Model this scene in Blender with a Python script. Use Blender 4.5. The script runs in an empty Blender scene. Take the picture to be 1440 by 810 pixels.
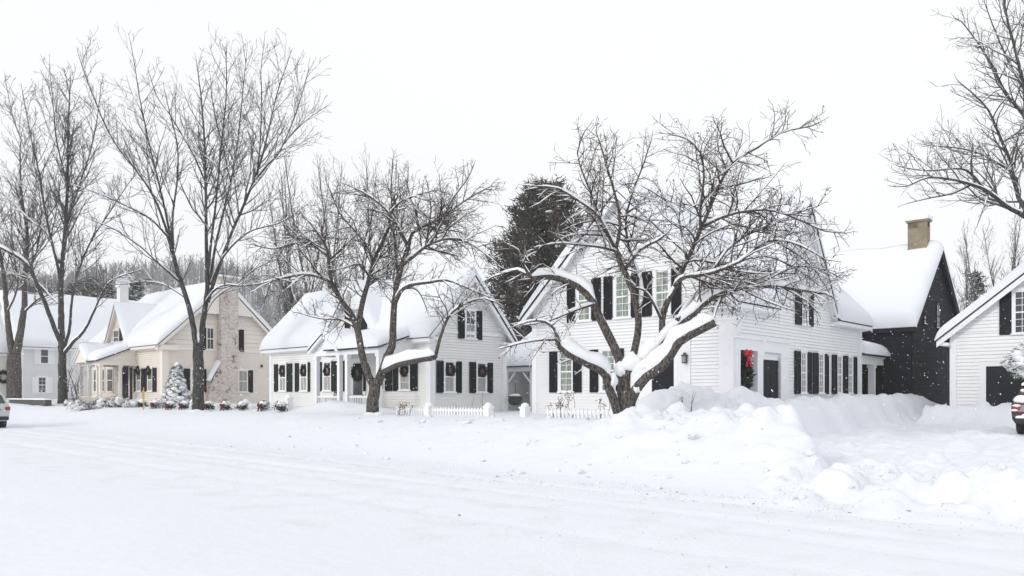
import bpy, math, random
import numpy as np
from mathutils import Vector, Matrix, noise as mnoise

SC = bpy.context.scene
COL = SC.collection
EYE = 1.7
F, CX, CY = 1100.0, 720.0, 557.0
DR = Vector((0.681, 0.732, 0)).normalized()      # away from the street
DF = Vector((-DR.y, DR.x, 0))                    # along the street, leftwards
YAW = math.atan2(DR.y, DR.x)
R = random.Random(7)

# ------------------------------------------------------------------ materials
def mat(name, col, rough=0.7, bump=None, var=None, spec=0.3, metallic=0.0):
    m = bpy.data.materials.new(name); m.use_nodes = True
    nt = m.node_tree; b = nt.nodes['Principled BSDF']
    b.inputs['Base Color'].default_value = (*col, 1)
    b.inputs['Roughness'].default_value = rough
    b.inputs['Specular IOR Level'].default_value = spec
    b.inputs['Metallic'].default_value = metallic
    tc = nt.nodes.new('ShaderNodeTexCoord')
    if var:                                     # (scale, other colour, lo, hi[, stretch])
        n = nt.nodes.new('ShaderNodeTexNoise'); n.inputs['Scale'].default_value = var[0]; n.inputs['Detail'].default_value = 6
        mp = nt.nodes.new('ShaderNodeMapping')
        if len(var) > 4: mp.inputs['Scale'].default_value = var[4]
        nt.links.new(tc.outputs['Object'], mp.inputs['Vector']); nt.links.new(mp.outputs['Vector'], n.inputs['Vector'])
        cr = nt.nodes.new('ShaderNodeValToRGB')
        cr.color_ramp.elements[0].position = var[2]; cr.color_ramp.elements[1].position = var[3]
        cr.color_ramp.elements[0].color = (*col, 1); cr.color_ramp.elements[1].color = (*var[1], 1)
        nt.links.new(n.outputs['Fac'], cr.inputs['Fac']); nt.links.new(cr.outputs['Color'], b.inputs['Base Color'])
    if bump:                                    # (scale, strength, distance[, stretch])
        n = nt.nodes.new('ShaderNodeTexNoise'); n.inputs['Scale'].default_value = bump[0]; n.inputs['Detail'].default_value = 5
        mp = nt.nodes.new('ShaderNodeMapping')
        if len(bump) > 3: mp.inputs['Scale'].default_value = bump[3]
        nt.links.new(tc.outputs['Object'], mp.inputs['Vector']); nt.links.new(mp.outputs['Vector'], n.inputs['Vector'])
        bp = nt.nodes.new('ShaderNodeBump'); bp.inputs['Strength'].default_value = bump[1]; bp.inputs['Distance'].default_value = bump[2]
        nt.links.new(n.outputs['Fac'], bp.inputs['Height']); nt.links.new(bp.outputs['Normal'], b.inputs['Normal'])
    return m

def brick_mat(name, c1, c2, mortar, scale, peel=None):
    m = bpy.data.materials.new(name); m.use_nodes = True
    nt = m.node_tree; b = nt.nodes['Principled BSDF']; b.inputs['Roughness'].default_value = 0.85
    tc = nt.nodes.new('ShaderNodeTexCoord')
    sx = nt.nodes.new('ShaderNodeSeparateXYZ'); nt.links.new(tc.outputs['Object'], sx.inputs[0])
    ad = nt.nodes.new('ShaderNodeMath'); ad.operation = 'ADD'
    nt.links.new(sx.outputs['X'], ad.inputs[0]); nt.links.new(sx.outputs['Y'], ad.inputs[1])
    cb = nt.nodes.new('ShaderNodeCombineXYZ'); nt.links.new(ad.outputs[0], cb.inputs['X']); nt.links.new(sx.outputs['Z'], cb.inputs['Y'])
    br = nt.nodes.new('ShaderNodeTexBrick'); br.inputs['Scale'].default_value = scale
    br.inputs['Color1'].default_value = (*c1, 1); br.inputs['Color2'].default_value = (*c2, 1); br.inputs['Mortar'].default_value = (*mortar, 1)
    br.inputs['Mortar Size'].default_value = 0.018
    nt.links.new(cb.outputs[0], br.inputs['Vector'])
    out = br.outputs['Color']
    n = nt.nodes.new('ShaderNodeTexNoise'); n.inputs['Scale'].default_value = 1.6; n.inputs['Detail'].default_value = 8; n.inputs['Roughness'].default_value = 0.75
    nt.links.new(tc.outputs['Object'], n.inputs['Vector'])
    mx = nt.nodes.new('ShaderNodeMix'); mx.data_type = 'RGBA'
    cr = nt.nodes.new('ShaderNodeValToRGB')
    if peel:
        cr.color_ramp.elements[0].position = 0.55; cr.color_ramp.elements[1].position = 0.61
        mx.inputs[7].default_value = (*peel, 1)
    else:
        cr.color_ramp.elements[0].position = 0.4; cr.color_ramp.elements[1].position = 0.7
        mx.inputs[7].default_value = (c1[0]*.6, c1[1]*.6, c1[2]*.6, 1)
    nt.links.new(n.outputs['Fac'], cr.inputs['Fac']); nt.links.new(cr.outputs['Color'], mx.inputs[0])
    nt.links.new(out, mx.inputs[6]); nt.links.new(mx.outputs[2], b.inputs['Base Color'])
    bp = nt.nodes.new('ShaderNodeBump'); bp.inputs['Strength'].default_value = 0.6; bp.inputs['Distance'].default_value = 0.02
    inv = nt.nodes.new('ShaderNodeMath'); inv.operation = 'SUBTRACT'; inv.inputs[0].default_value = 1
    nt.links.new(br.outputs['Fac'], inv.inputs[1]); nt.links.new(inv.outputs[0], bp.inputs['Height']); nt.links.new(bp.outputs['Normal'], b.inputs['Normal'])
    return m

M = {}
M['snow'] = mat('snow', (.80, .822, .878), .75, bump=(5, .35, .06), spec=.15)
M['roof_snow'] = mat('roof_snow', (.83, .85, .90), .8, bump=(2.2, .25, .08), spec=.1)
M['branch_snow'] = mat('branch_snow', (.90, .91, .93), .8, bump=(9, .4, .03), spec=.1)
M['road_snow'] = mat('road_snow', (.80, .822, .875), .7, bump=(14, .5, .03), var=(1.3, (.745, .757, .79), .50, .76, (1, 1, 1)), spec=.15)
M['white_paint'] = mat('white_paint', (.87, .875, .885), .55, var=(1.2, (.83, .835, .845), .45, .8), bump=(20, .1, .004))
M['trim'] = mat('trim', (.87, .875, .89), .5, var=(2, (.83, .835, .85), .5, .8))
M['offwhite_paint'] = mat('offwhite_paint', (.86, .855, .835), .55, var=(1.2, (.82, .815, .795), .45, .8))
M['cream_paint'] = mat('cream_paint', (.818, .758, .68), .6, var=(1.0, (.77, .70, .61), .4, .8))
M['cream_trim'] = mat('cream_trim', (.84, .79, .715), .55)
M['grey_paint'] = mat('grey_paint', (.78, .77, .765), .6, var=(1.0, (.73, .72, .715), .4, .8))
M['far_cream'] = mat('far_cream', (.78, .76, .68), .6)
M['black_paint'] = mat('black_paint', (.028, .028, .033), .8, var=(3, (.042, .042, .048), .4, .8), spec=.1)
M['shutter'] = mat('shutter', (.016, .016, .020), .5, var=(5, (.022, .022, .026), .5, .8), spec=.12)
M['shutter_green'] = mat('shutter_green', (.018, .024, .022), .6, spec=.12)
M['shutter_white'] = mat('shutter_white', (.86, .86, .87), .55)
M['door_dark'] = mat('door_dark', (.016, .017, .022), .5, spec=.15)
M['glass_dark'] = mat('glass_dark', (.055, .06, .065), .08, var=(1.1, (.13, .13, .135), .4, .7), spec=.5)
M['glass_curtain'] = mat('glass_curtain', (.30, .31, .29), .12, var=(2.3, (.46, .46, .43), .4, .65, (6, 6, .6)), spec=.5)
M['glass_green'] = mat('glass_green', (.19, .225, .19), .1, var=(2.0, (.36, .41, .36), .4, .65, (5, 5, .7)), spec=.5)
M['blue_glass'] = mat('blue_glass', (.45, .52, .62), .15, spec=.5)
M['roof_edge'] = mat('roof_edge', (.06, .062, .07), .7)
M['bark'] = mat('bark', (.045, .038, .034), .92, var=(26, (.20, .178, .163), .38, .66, (1, 1, .3)), bump=(30, 1.0, .06, (1, 1, .25)), spec=.08)
M['bark_grey'] = mat('bark_grey', (.038, .036, .035), .9, var=(16, (.120, .113, .108), .35, .7, (1, 1, .25)), bump=(18, 1.0, .04, (1, 1, .2)), spec=.1)
M['twig'] = mat('twig', (.060, .047, .042), .9, var=(3, (.10, .075, .068), .4, .7), spec=.1)
M['twig_grey'] = mat('twig_grey', (.105, .096, .092), .9, spec=.1)
M['berry'] = mat('berry', (.14, .025, .025), .5)
M['pine'] = mat('pine', (.048, .048, .040), .9, var=(.8, (.125, .110, .092), .38, .66), spec=.05)
M['pine_green'] = mat('pine_green', (.030, .042, .030), .8, var=(1.5, (.05, .065, .045), .4, .7), spec=.2)
M['red'] = mat('red', (.50, .012, .02), .5)
M['dull_red'] = mat('dull_red', (.13, .018, .028), .6)
M['brick'] = brick_mat('brick', (.68, .63, .57), (.50, .43, .38), (.70, .66, .61), 2.6, (.24, .095, .075))
M['stone'] = brick_mat('stone', (.36, .30, .20), (.27, .225, .15), (.30, .27, .2), 1.9)
M['stone_dark'] = mat('stone_dark', (.10, .09, .085), .9, bump=(6, .8, .05))
M['yellow'] = mat('yellow', (.50, .36, .08), .6)
M['metal'] = mat('metal', (.05, .05, .055), .4, spec=.5)
M['lamp_glass'] = mat('lamp_glass', (.35, .36, .36), .15)
M['pot'] = mat('pot', (.035, .055, .038), .35, spec=.5)
M['dry'] = mat('dry', (.22, .13, .075), .9)
M['plaid'] = mat('plaid', (.35, .06, .06), .9, var=(14, (.5, .46, .44), .48, .52))
M['grit'] = mat('grit', (.46, .44, .43), .9)
M['car_red'] = mat('car_red', (.050, .009, .014), .3, spec=.6)
M['car_silver'] = mat('car_silver', (.50, .54, .53), .35, spec=.6)
M['tyre'] = mat('tyre', (.022, .022, .024), .85)
M['rim'] = mat('rim', (.35, .36, .37), .35, metallic=.7)
M['lamp_red'] = mat('lamp_red', (.34, .015, .02), .2, spec=.6)
M['car_plastic'] = mat('car_plastic', (.03, .03, .033), .6)
M['car_glass'] = mat('car_glass', (.05, .055, .06), .06, spec=.6)
M['plate'] = mat('plate', (.6, .62, .6), .5)
M['hillside'] = mat('hillside', (.60, .61, .63), .9, var=(.05, (.42, .425, .43), .35, .7))
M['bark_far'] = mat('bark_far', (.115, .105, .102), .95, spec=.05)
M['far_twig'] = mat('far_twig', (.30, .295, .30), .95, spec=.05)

# ------------------------------------------------------------------ mesh helpers
class MB:
    def __init__(s): s.v = []; s.f = []
    def quad(s, a, b, c, d):
        n = len(s.v); s.v += [tuple(a), tuple(b), tuple(c), tuple(d)]; s.f.append((n, n+1, n+2, n+3))
    def tri(s, a, b, c):
        n = len(s.v); s.v += [tuple(a), tuple(b), tuple(c)]; s.f.append((n, n+1, n+2))
    def hexa(s, p):                              # 8 points: 4 lower, 4 upper
        n = len(s.v); s.v += [tuple(q) for q in p]
        for q in ((3, 2, 1, 0), (4, 5, 6, 7), (0, 1, 5, 4), (1, 2, 6, 5), (2, 3, 7, 6), (3, 0, 4, 7)):
            s.f.append(tuple(n+i for i in q))
    def box(s, x0, x1, y0, y1, z0, z1):
        s.hexa([(x0, y0, z0), (x1, y0, z0), (x1, y1, z0), (x0, y1, z0), (x0, y0, z1), (x1, y0, z1), (x1, y1, z1), (x0, y1, z1)])
    def tube(s, pts, rad, n=6, cap=True, squash=None):
        base = len(s.v); k = len(pts); prev = None
        for i in range(k):
            d = (pts[min(i+1, k-1)] - pts[max(i-1, 0)])
            if d.length < 1e-6: d = Vector((0, 0, 1))
            d.normalize()
            if prev is None:
                a = d.cross(Vector((0.31, 0.17, 0.93)));
                if a.length < .05: a = d.cross(Vector((1, 0, 0)))
            else:
                a = prev - d * prev.dot(d)
                if a.length < .05: a = d.cross(Vector((1, 0, 0)))
            a.normalize(); b = d.cross(a); prev = a
            p = pts[i]; r = rad[i]
            for j in range(n):
                t = 6.28318 * j / n
                q = p + a * (math.cos(t) * r) + b * (math.sin(t) * r)
                s.v.append((q.x, q.y, q.z))
        for i in range(k-1):
            for j in range(n):
                j2 = (j+1) % n
                s.f.append((base+i*n+j, base+i*n+j2, base+(i+1)*n+j2, base+(i+1)*n+j))
        if cap and n > 2:
            s.f.append(tuple(base+j for j in range(n))[::-1]); s.f.append(tuple(base+(k-1)*n+j for j in range(n)))
    def snowtube(s, pts, lat, hgt, n=7):         # dome-shaped cover on a branch
        base = len(s.v); k = len(pts); up = Vector((0, 0, 1))
        for i in range(k):
            d = (pts[min(i+1, k-1)] - pts[max(i-1, 0)]); d.normalize()
            a = d.cross(up)
            if a.length < .05: a = Vector((1, 0, 0))
            a.normalize(); b = a.cross(d); b.normalize()
            for j in range(n):
                t = 6.28318 * j / n
                c, sn = math.cos(t), math.sin(t)
                q = pts[i] + a * (c * lat[i]) + b * (sn * (hgt[i] if sn > 0 else lat[i] * .45))
                s.v.append((q.x, q.y, q.z))
        for i in range(k-1):
            for j in range(n):
                j2 = (j+1) % n
                s.f.append((base+i*n+j, base+i*n+j2, base+(i+1)*n+j2, base+(i+1)*n+j))
        s.f.append(tuple(base+j for j in range(n))[::-1]); s.f.append(tuple(base+(k-1)*n+j for j in range(n)))
    def blob(s, c, rx, ry, rz, seed=0, lump=.2, nu=10, nv=6):
        base = len(s.v)
        for i in range(nv+1):
            th = math.pi * i / nv
            for j in range(nu):
                ph = 6.28318 * j / nu
                u = Vector((math.sin(th)*math.cos(ph), math.sin(th)*math.sin(ph), math.cos(th)))
                k = 1 + lump * mnoise.noise(u * 1.7 + Vector((seed*3.1, seed*1.7, seed)))
                s.v.append((c[0]+u.x*rx*k, c[1]+u.y*ry*k, c[2]+u.z*rz*k))
        for i in range(nv):
            for j in range(nu):
                j2 = (j+1) % nu
                s.f.append((base+i*nu+j, base+(i+1)*nu+j, base+(i+1)*nu+j2, base+i*nu+j2))
    def lathe(s, prof, n=16, c=(0, 0, 0)):
        base = len(s.v)
        for r, z in prof:
            for j in range(n):
                t = 6.28318*j/n; s.v.append((c[0]+r*math.cos(t), c[1]+r*math.sin(t), c[2]+z))
        for i in range(len(prof)-1):
            for j in range(n):
                j2 = (j+1) % n; s.f.append((base+i*n+j, base+i*n+j2, base+(i+1)*n+j2, base+(i+1)*n+j))
        s.f.append(tuple(base+j for j in range(n))[::-1]); s.f.append(tuple(base+(len(prof)-1)*n+j for j in range(n)))
    def build(s, name, m, parent=None, smooth=False):
        me = bpy.data.meshes.new(name); me.from_pydata(s.v, [], s.f)
        me.materials.append(M[m] if isinstance(m, str) else m)
        if smooth: me.polygons.foreach_set('use_smooth', [True]*len(me.polygons))
        o = bpy.data.objects.new(name, me); COL.objects.link(o)
        if parent: o.parent = parent
        return o

def tag(o, label=None, cat=None, group=None, kind=None):
    if label: o['label'] = label
    if cat: o['category'] = cat
    if group: o['group'] = group
    if kind: o['kind'] = kind
    return o

def thing(name, label, cat, loc=(0, 0, 0), rz=0, group=None):
    o = bpy.data.objects.new(name, None); COL.objects.link(o); o.empty_display_size = .2
    o.location = loc; o.rotation_euler = (0, 0, rz)
    return tag(o, label, cat, group)

def copy_tree(o, parent=None):
    c = o.copy(); COL.objects.link(c)
    if parent: c.parent = parent
    for ch in list(o.children): copy_tree(ch, c)
    return c

def ray(px, py): return Vector(((px-CX)/F, 1, (CY-py)/F))
def at(px, py, Y): return Vector((0, 0, EYE)) + ray(px, py) * Y

# ------------------------------------------------------------------ terrain
def vnoise(x, y, seed=0):
    xi = np.floor(x).astype(np.int64); yi = np.floor(y).astype(np.int64)
    fx = x-xi; fy = y-yi; fx = fx*fx*(3-2*fx); fy = fy*fy*(3-2*fy)
    def h(i, j):
        n = (i*374761393 + j*668265263 + seed*974634577) & 0x7fffffff
        n = ((n ^ (n >> 13)) * 1274126177) & 0x7fffffff
        return ((n ^ (n >> 16)) & 0xffff) / 65535.0
    return (h(xi, yi)*(1-fx)+h(xi+1, yi)*fx)*(1-fy) + (h(xi, yi+1)*(1-fx)+h(xi+1, yi+1)*fx)*fy
def fbm(x, y, seed=0, oct=4):
    r = 0; a = .5; t = 0
    for o in range(oct):
        r = r + a*vnoise(x*2**o+o*17.3, y*2**o-o*9.1, seed+o); t += a; a *= .55
    return r/t - .5
def ss(a, b, x):
    t = np.clip((x-a)/(b-a), 0, 1); return t*t*(3-2*t)
def lumps(x, y, cell, seed, pw=1.6):
    """half-buried broken snow blocks"""
    x = x/cell; y = y/cell; xi = np.floor(x).astype(np.int64); yi = np.floor(y).astype(np.int64); out = np.zeros_like(x)
    def h(i, j, k):
        n = (i*374761393 + j*668265263 + (seed*7+k)*974634577) & 0x7fffffff
        n = ((n ^ (n >> 13)) * 1274126177) & 0x7fffffff
        return ((n ^ (n >> 16)) & 0xffff) / 65535.0
    for dx in (-1, 0, 1):
        for dy in (-1, 0, 1):
            i, j = xi+dx, yi+dy
            r_ = .35+.45*h(i, j, 2); ex = .7+.6*h(i, j, 4)
            d2 = (((x-(i+h(i, j, 0)))*ex)**2+((y-(j+h(i, j, 1)))/ex)**2)/r_**2
            out = np.maximum(out, h(i, j, 3)**pw*np.sqrt(np.clip(1-d2, 0, 1))*r_*1.4)
    return out*cell
def ground_sw(s, w):
    road = .006*np.clip(w-10, 0, 55) + .010*np.clip(w-46, 0, 60)
    yard = .95 - .004*np.clip(w-18, 0, 30) + .016*np.clip(w-44, 0, 50) + .012*np.clip(s-32, 0, 60)
    edge = 12.5 + .9*fbm(w*.35, s*.1, 3, 3)
    left = ss(13, 22, w)                               # smoother bank to the left
    k = ss(0, 1, (s-edge)/(4.2+1.8*left))
    z = road + (yard-road)*k
    near = ss(6.4, 3.0, s)                             # unploughed snow on our side
    z = z + near*(.14+.15*fbm(s*.3, w*.25, 5, 3)) + .10*ss(3, -10, s)
    # packed road with wheel tracks
    onroad = ss(5.5, 6.8, s)*ss(13.0, 11.8, s)
    wob = .5*fbm(w*.06, s*.05, 81, 2)
    z = z + onroad*(.034*fbm(s*1.6+wob, w*.06, 8, 3) + .02*fbm(s*5+wob, w*.35, 9, 3))
    for c0 in (7.7, 9.2, 10.1, 11.5):
        z = z - onroad*.035*np.exp(-((s-c0+wob*.8)/.17)**2)*(.6+.8*vnoise(w*.2, s*.0+c0, 82))
    bank = np.exp(-((s-16.6)/2.2)**2)
    lump = fbm(s*.45, w*.45, 11, 4)
    rough = ss(13.5, 10.5, w)
    z = z + bank*(.05+.08*rough+.60*rough*lump + .22*(1-rough)*lump)
    z = z + k*.10*fbm(s*.5, w*.5, 14, 4)
    # left-hand piles near the second tree and the walk
    z = z + (.50+.5*fbm(s*.6, w*.6, 17, 3))*np.exp(-((s-21.5)/1.1)**2 - ((w-31)/3.4)**2) + (.16+.3*fbm(s*.5, w*.4, 18, 3))*np.exp(-((s-21.3)/1.4)**2)*ss(30, 38, w)*ss(62, 54, w)
    # thrown-up pile behind the fence end, and the ploughed front bank
    nz = fbm(s*.7, w*.7, 21, 3)
    pl = ss(20.7, 22.4, s+.5*nz)*ss(26.2, 24.4, s)*ss(16.8, 14.2, w+.8*nz)
    z = z + pl*(.20+.58*ss(11.4, 14.0, w) + .7*fbm(s*.8, w*.8, 24, 4))
    pl2 = np.exp(-((s-17.0)/1.5)**2)*ss(12.6, 10.2, w)
    z = z + pl2*(.12 + .7*fbm(s*.9, w*.9, 22, 3))
    # banks along the driveway and before the garage
    b1 = np.exp(-((w-12.2)/1.0)**2)*ss(23.5, 26, s)*ss(47, 43, s)
    z = z + b1*(.62 + .5*fbm(s*.7, w*.7, 51, 3))
    chunk = lumps(s, w, .85, 5)*.85 + lumps(s+3.3, w+1.7, .42, 6) + lumps(s, w, .2, 7)*.9
    zone = np.clip(pl + pl2*.8 + b1*.5 + bank*rough*.4 + bank*(1-left)*.12, 0, 1)
    z = z + zone*chunk*.52
    # driveway with cut edges
    we = 6.1 + 5.0*ss(14.5, 21.5, s)
    e2 = .9*fbm(s*.55, w*.55, 31, 3)
    dm = ss(we+.35, we-.40, w+e2) * ss(11.0, 13.0, s)
    drive = .016*np.clip(s-13, 0, 40)
    dz = drive + .12*fbm(s*.5, w*.5, 43, 4) + .05*fbm(s*2, w*2, 44, 3) + chunk*(.26+.24*ss(22, 15, s)) + .16*fbm(s*.9, w*.9, 45, 3)
    berm = np.exp(-((s-13.2-.35*(w-3)*.3)/.75)**2)
    dz = dz + berm*(.10 + .45*fbm(s*.8, w*.8, 41, 3) + chunk*.5)*(.45+.55*ss(1.5, 4.5, w))
    b2 = np.exp(-((s-37.6)/.75)**2)*ss(10.4, 10.1, w + .4*fbm(s, w*.3, 53, 2))
    dz = dz + b2*(.78 + .5*fbm(s*.9, w*.9, 52, 4) + chunk*.3)
    z = z*(1-dm) + dz*dm
    # fine crumble
    fine = ss(11.5, 13.5, s)*(1-.85*left)*ss(30, 24, s)
    z = z + fine*(.05*fbm(s*3.2, w*3.2, 61, 4))
    z = z + .10*np.exp(-((s-18.95)/.7)**2-((w-13.2)/.7)**2)
    return z
def sw(X, Y): return DR.x*X+DR.y*Y, DF.x*X+DF.y*Y
def gz(X, Y):
    s, w = sw(X, Y)
    return float(ground_sw(np.array([float(s)]), np.array([float(w)]))[0])

def spaced(parts):
    out = []
    for a, b, st in parts: out.append(np.arange(a, b, st))
    return np.concatenate(out)
def geo(a, b, n): return np.geomspace(a, b, n)
sA = np.concatenate([-geo(1500, 12, 16), spaced([(-9, 2, .6), (2, 10, .16), (10, 24, .09), (24, 48, .3), (48, 110, 2)]), geo(110, 1500, 14)])
wA = np.concatenate([-geo(1500, 12, 16), spaced([(-9, -3, .8), (-3, 19, .1), (19, 44, .22), (44, 120, 1.5)]), geo(120, 1500, 14)])
S2, W2 = np.meshgrid(sA, wA, indexing='ij')
Zg = ground_sw(S2, W2)
Xg = DR.x*S2 + DF.x*W2; Yg = DR.y*S2 + DF.y*W2
def terrain_part(name, m, sel, label):
    ni, nj = S2.shape
    idx = np.arange(ni*nj).reshape(ni, nj)
    q = np.stack([idx[:-1, :-1], idx[1:, :-1], idx[1:, 1:], idx[:-1, 1:]], -1)[sel]
    used, inv = np.unique(q.ravel(), return_inverse=True)
    co = np.stack([Xg.ravel()[used], Yg.ravel()[used], Zg.ravel()[used]], -1)
    me = bpy.data.meshes.new(name); me.from_pydata(co.tolist(), [], inv.reshape(-1, 4).tolist())
    me.materials.append(M[m]); me.polygons.foreach_set('use_smooth', [True]*len(me.polygons))
    o = bpy.data.objects.new(name, me); COL.objects.link(o)
    return tag(o, label, None, None, 'structure')
sc_ = (S2[:-1, :-1]+S2[1:, :-1])/2; wc_ = (W2[:-1, :-1]+W2[:-1, 1:])/2
road_sel = (sc_ > 5.6) & (sc_ < 12.1) & (np.abs(wc_) < 400)
drive_sel = (sc_ >= 12.1) & (sc_ < 37) & (wc_ < 5.6 + 4.4*np.clip((sc_-15)/7, 0, 1)) & (wc_ > 1.5)
terrain_part('ground', 'snow', ~(road_sel | drive_sel), 'deep snow over the yards and verges')
terrain_part('street', 'road_snow', road_sel, 'snow packed street with faint wheel tracks')
terrain_part('driveway', 'snow', drive_sel, 'snow covered driveway between white house and garage')

# ------------------------------------------------------------------ snow slabs
def snow_slab(mb, e0, e1, r1, r0, T, round_e0=True, round_e1=True, round_eave=True, round_ridge=False, res=.28, seed=0, R_=.55, drop=.06):
    e0, e1, r1, r0 = (Vector(p) for p in (e0, e1, r1, r0))
    Lu = max((e1-e0).length, (r1-r0).length); Lv = max((r0-e0).length, (r1-e1).length)
    nu = max(6, int(Lu/res)); nv = max(6, int(Lv/res))
    # denser near the edges
    def param(n): return [(.5-.5*math.cos(math.pi*i/n))*.5 + .5*i/n for i in range(n+1)]
    U = param(nu); V = param(nv); base = len(mb.v); top = {}
    nrm = (e1-e0).cross(r0-e0); 
    if nrm.length < 1e-5: nrm = (r1-r0).cross(r0-e0)
    nrm.normalize()
    if nrm.z < 0: nrm = -nrm
    def prof(d): 
        t = min(1, max(0, d/R_)); return math.sqrt(max(0, 1-(1-t)**2))
    for i, u in enumerate(U):
        for j, v in enumerate(V):
            p = (e0.lerp(e1, u)).lerp(r0.lerp(r1, u), v)
            width = (e0.lerp(r0, v)-e1.lerp(r1, v)).length
            k = 1.0
            if round_eave: k *= prof(v*Lv+.03)
            if round_ridge: k *= prof((1-v)*Lv+.03)
            if round_e0: k *= prof(u*width+.03)
            if round_e1: k *= prof((1-u)*width+.03)
            nz = mnoise.noise(Vector((p.x*.45+seed, p.y*.45, p.z*.45)))*.22 + mnoise.noise(Vector((p.x*1.4, p.y*1.4+seed, p.z*1.4)))*.07
            h = T*k*(1+nz) + .012
            q = p + (Vector((0, 0, 1))*.6+nrm*.4)*h
            mb.v.append((q.x, q.y, q.z))
    n1 = nv+1
    for i in range(nu):
        for j in range(nv):
            mb.f.append((base+i*n1+j, base+(i+1)*n1+j, base+(i+1)*n1+j+1, base+i*n1+j+1))
    # underside skirt
    b2 = len(mb.v)
    ring = [(i, 0) for i in range(nu+1)] + [(nu, j) for j in range(1, nv+1)] + [(i, nv) for i in range(nu-1, -1, -1)] + [(0, j) for j in range(nv-1, 0, -1)]
    for (i, j) in ring:
        u, v = U[i], V[j]; p = (e0.lerp(e1, u)).lerp(r0.lerp(r1, u), v); mb.v.append((p.x, p.y, p.z+.004))
    n = len(ring)
    for a in range(n):
        c = (a+1) % n
        mb.f.append((base+ring[a][0]*n1+ring[a][1], b2+a, b2+c, base+ring[c][0]*n1+ring[c][1]))

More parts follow.
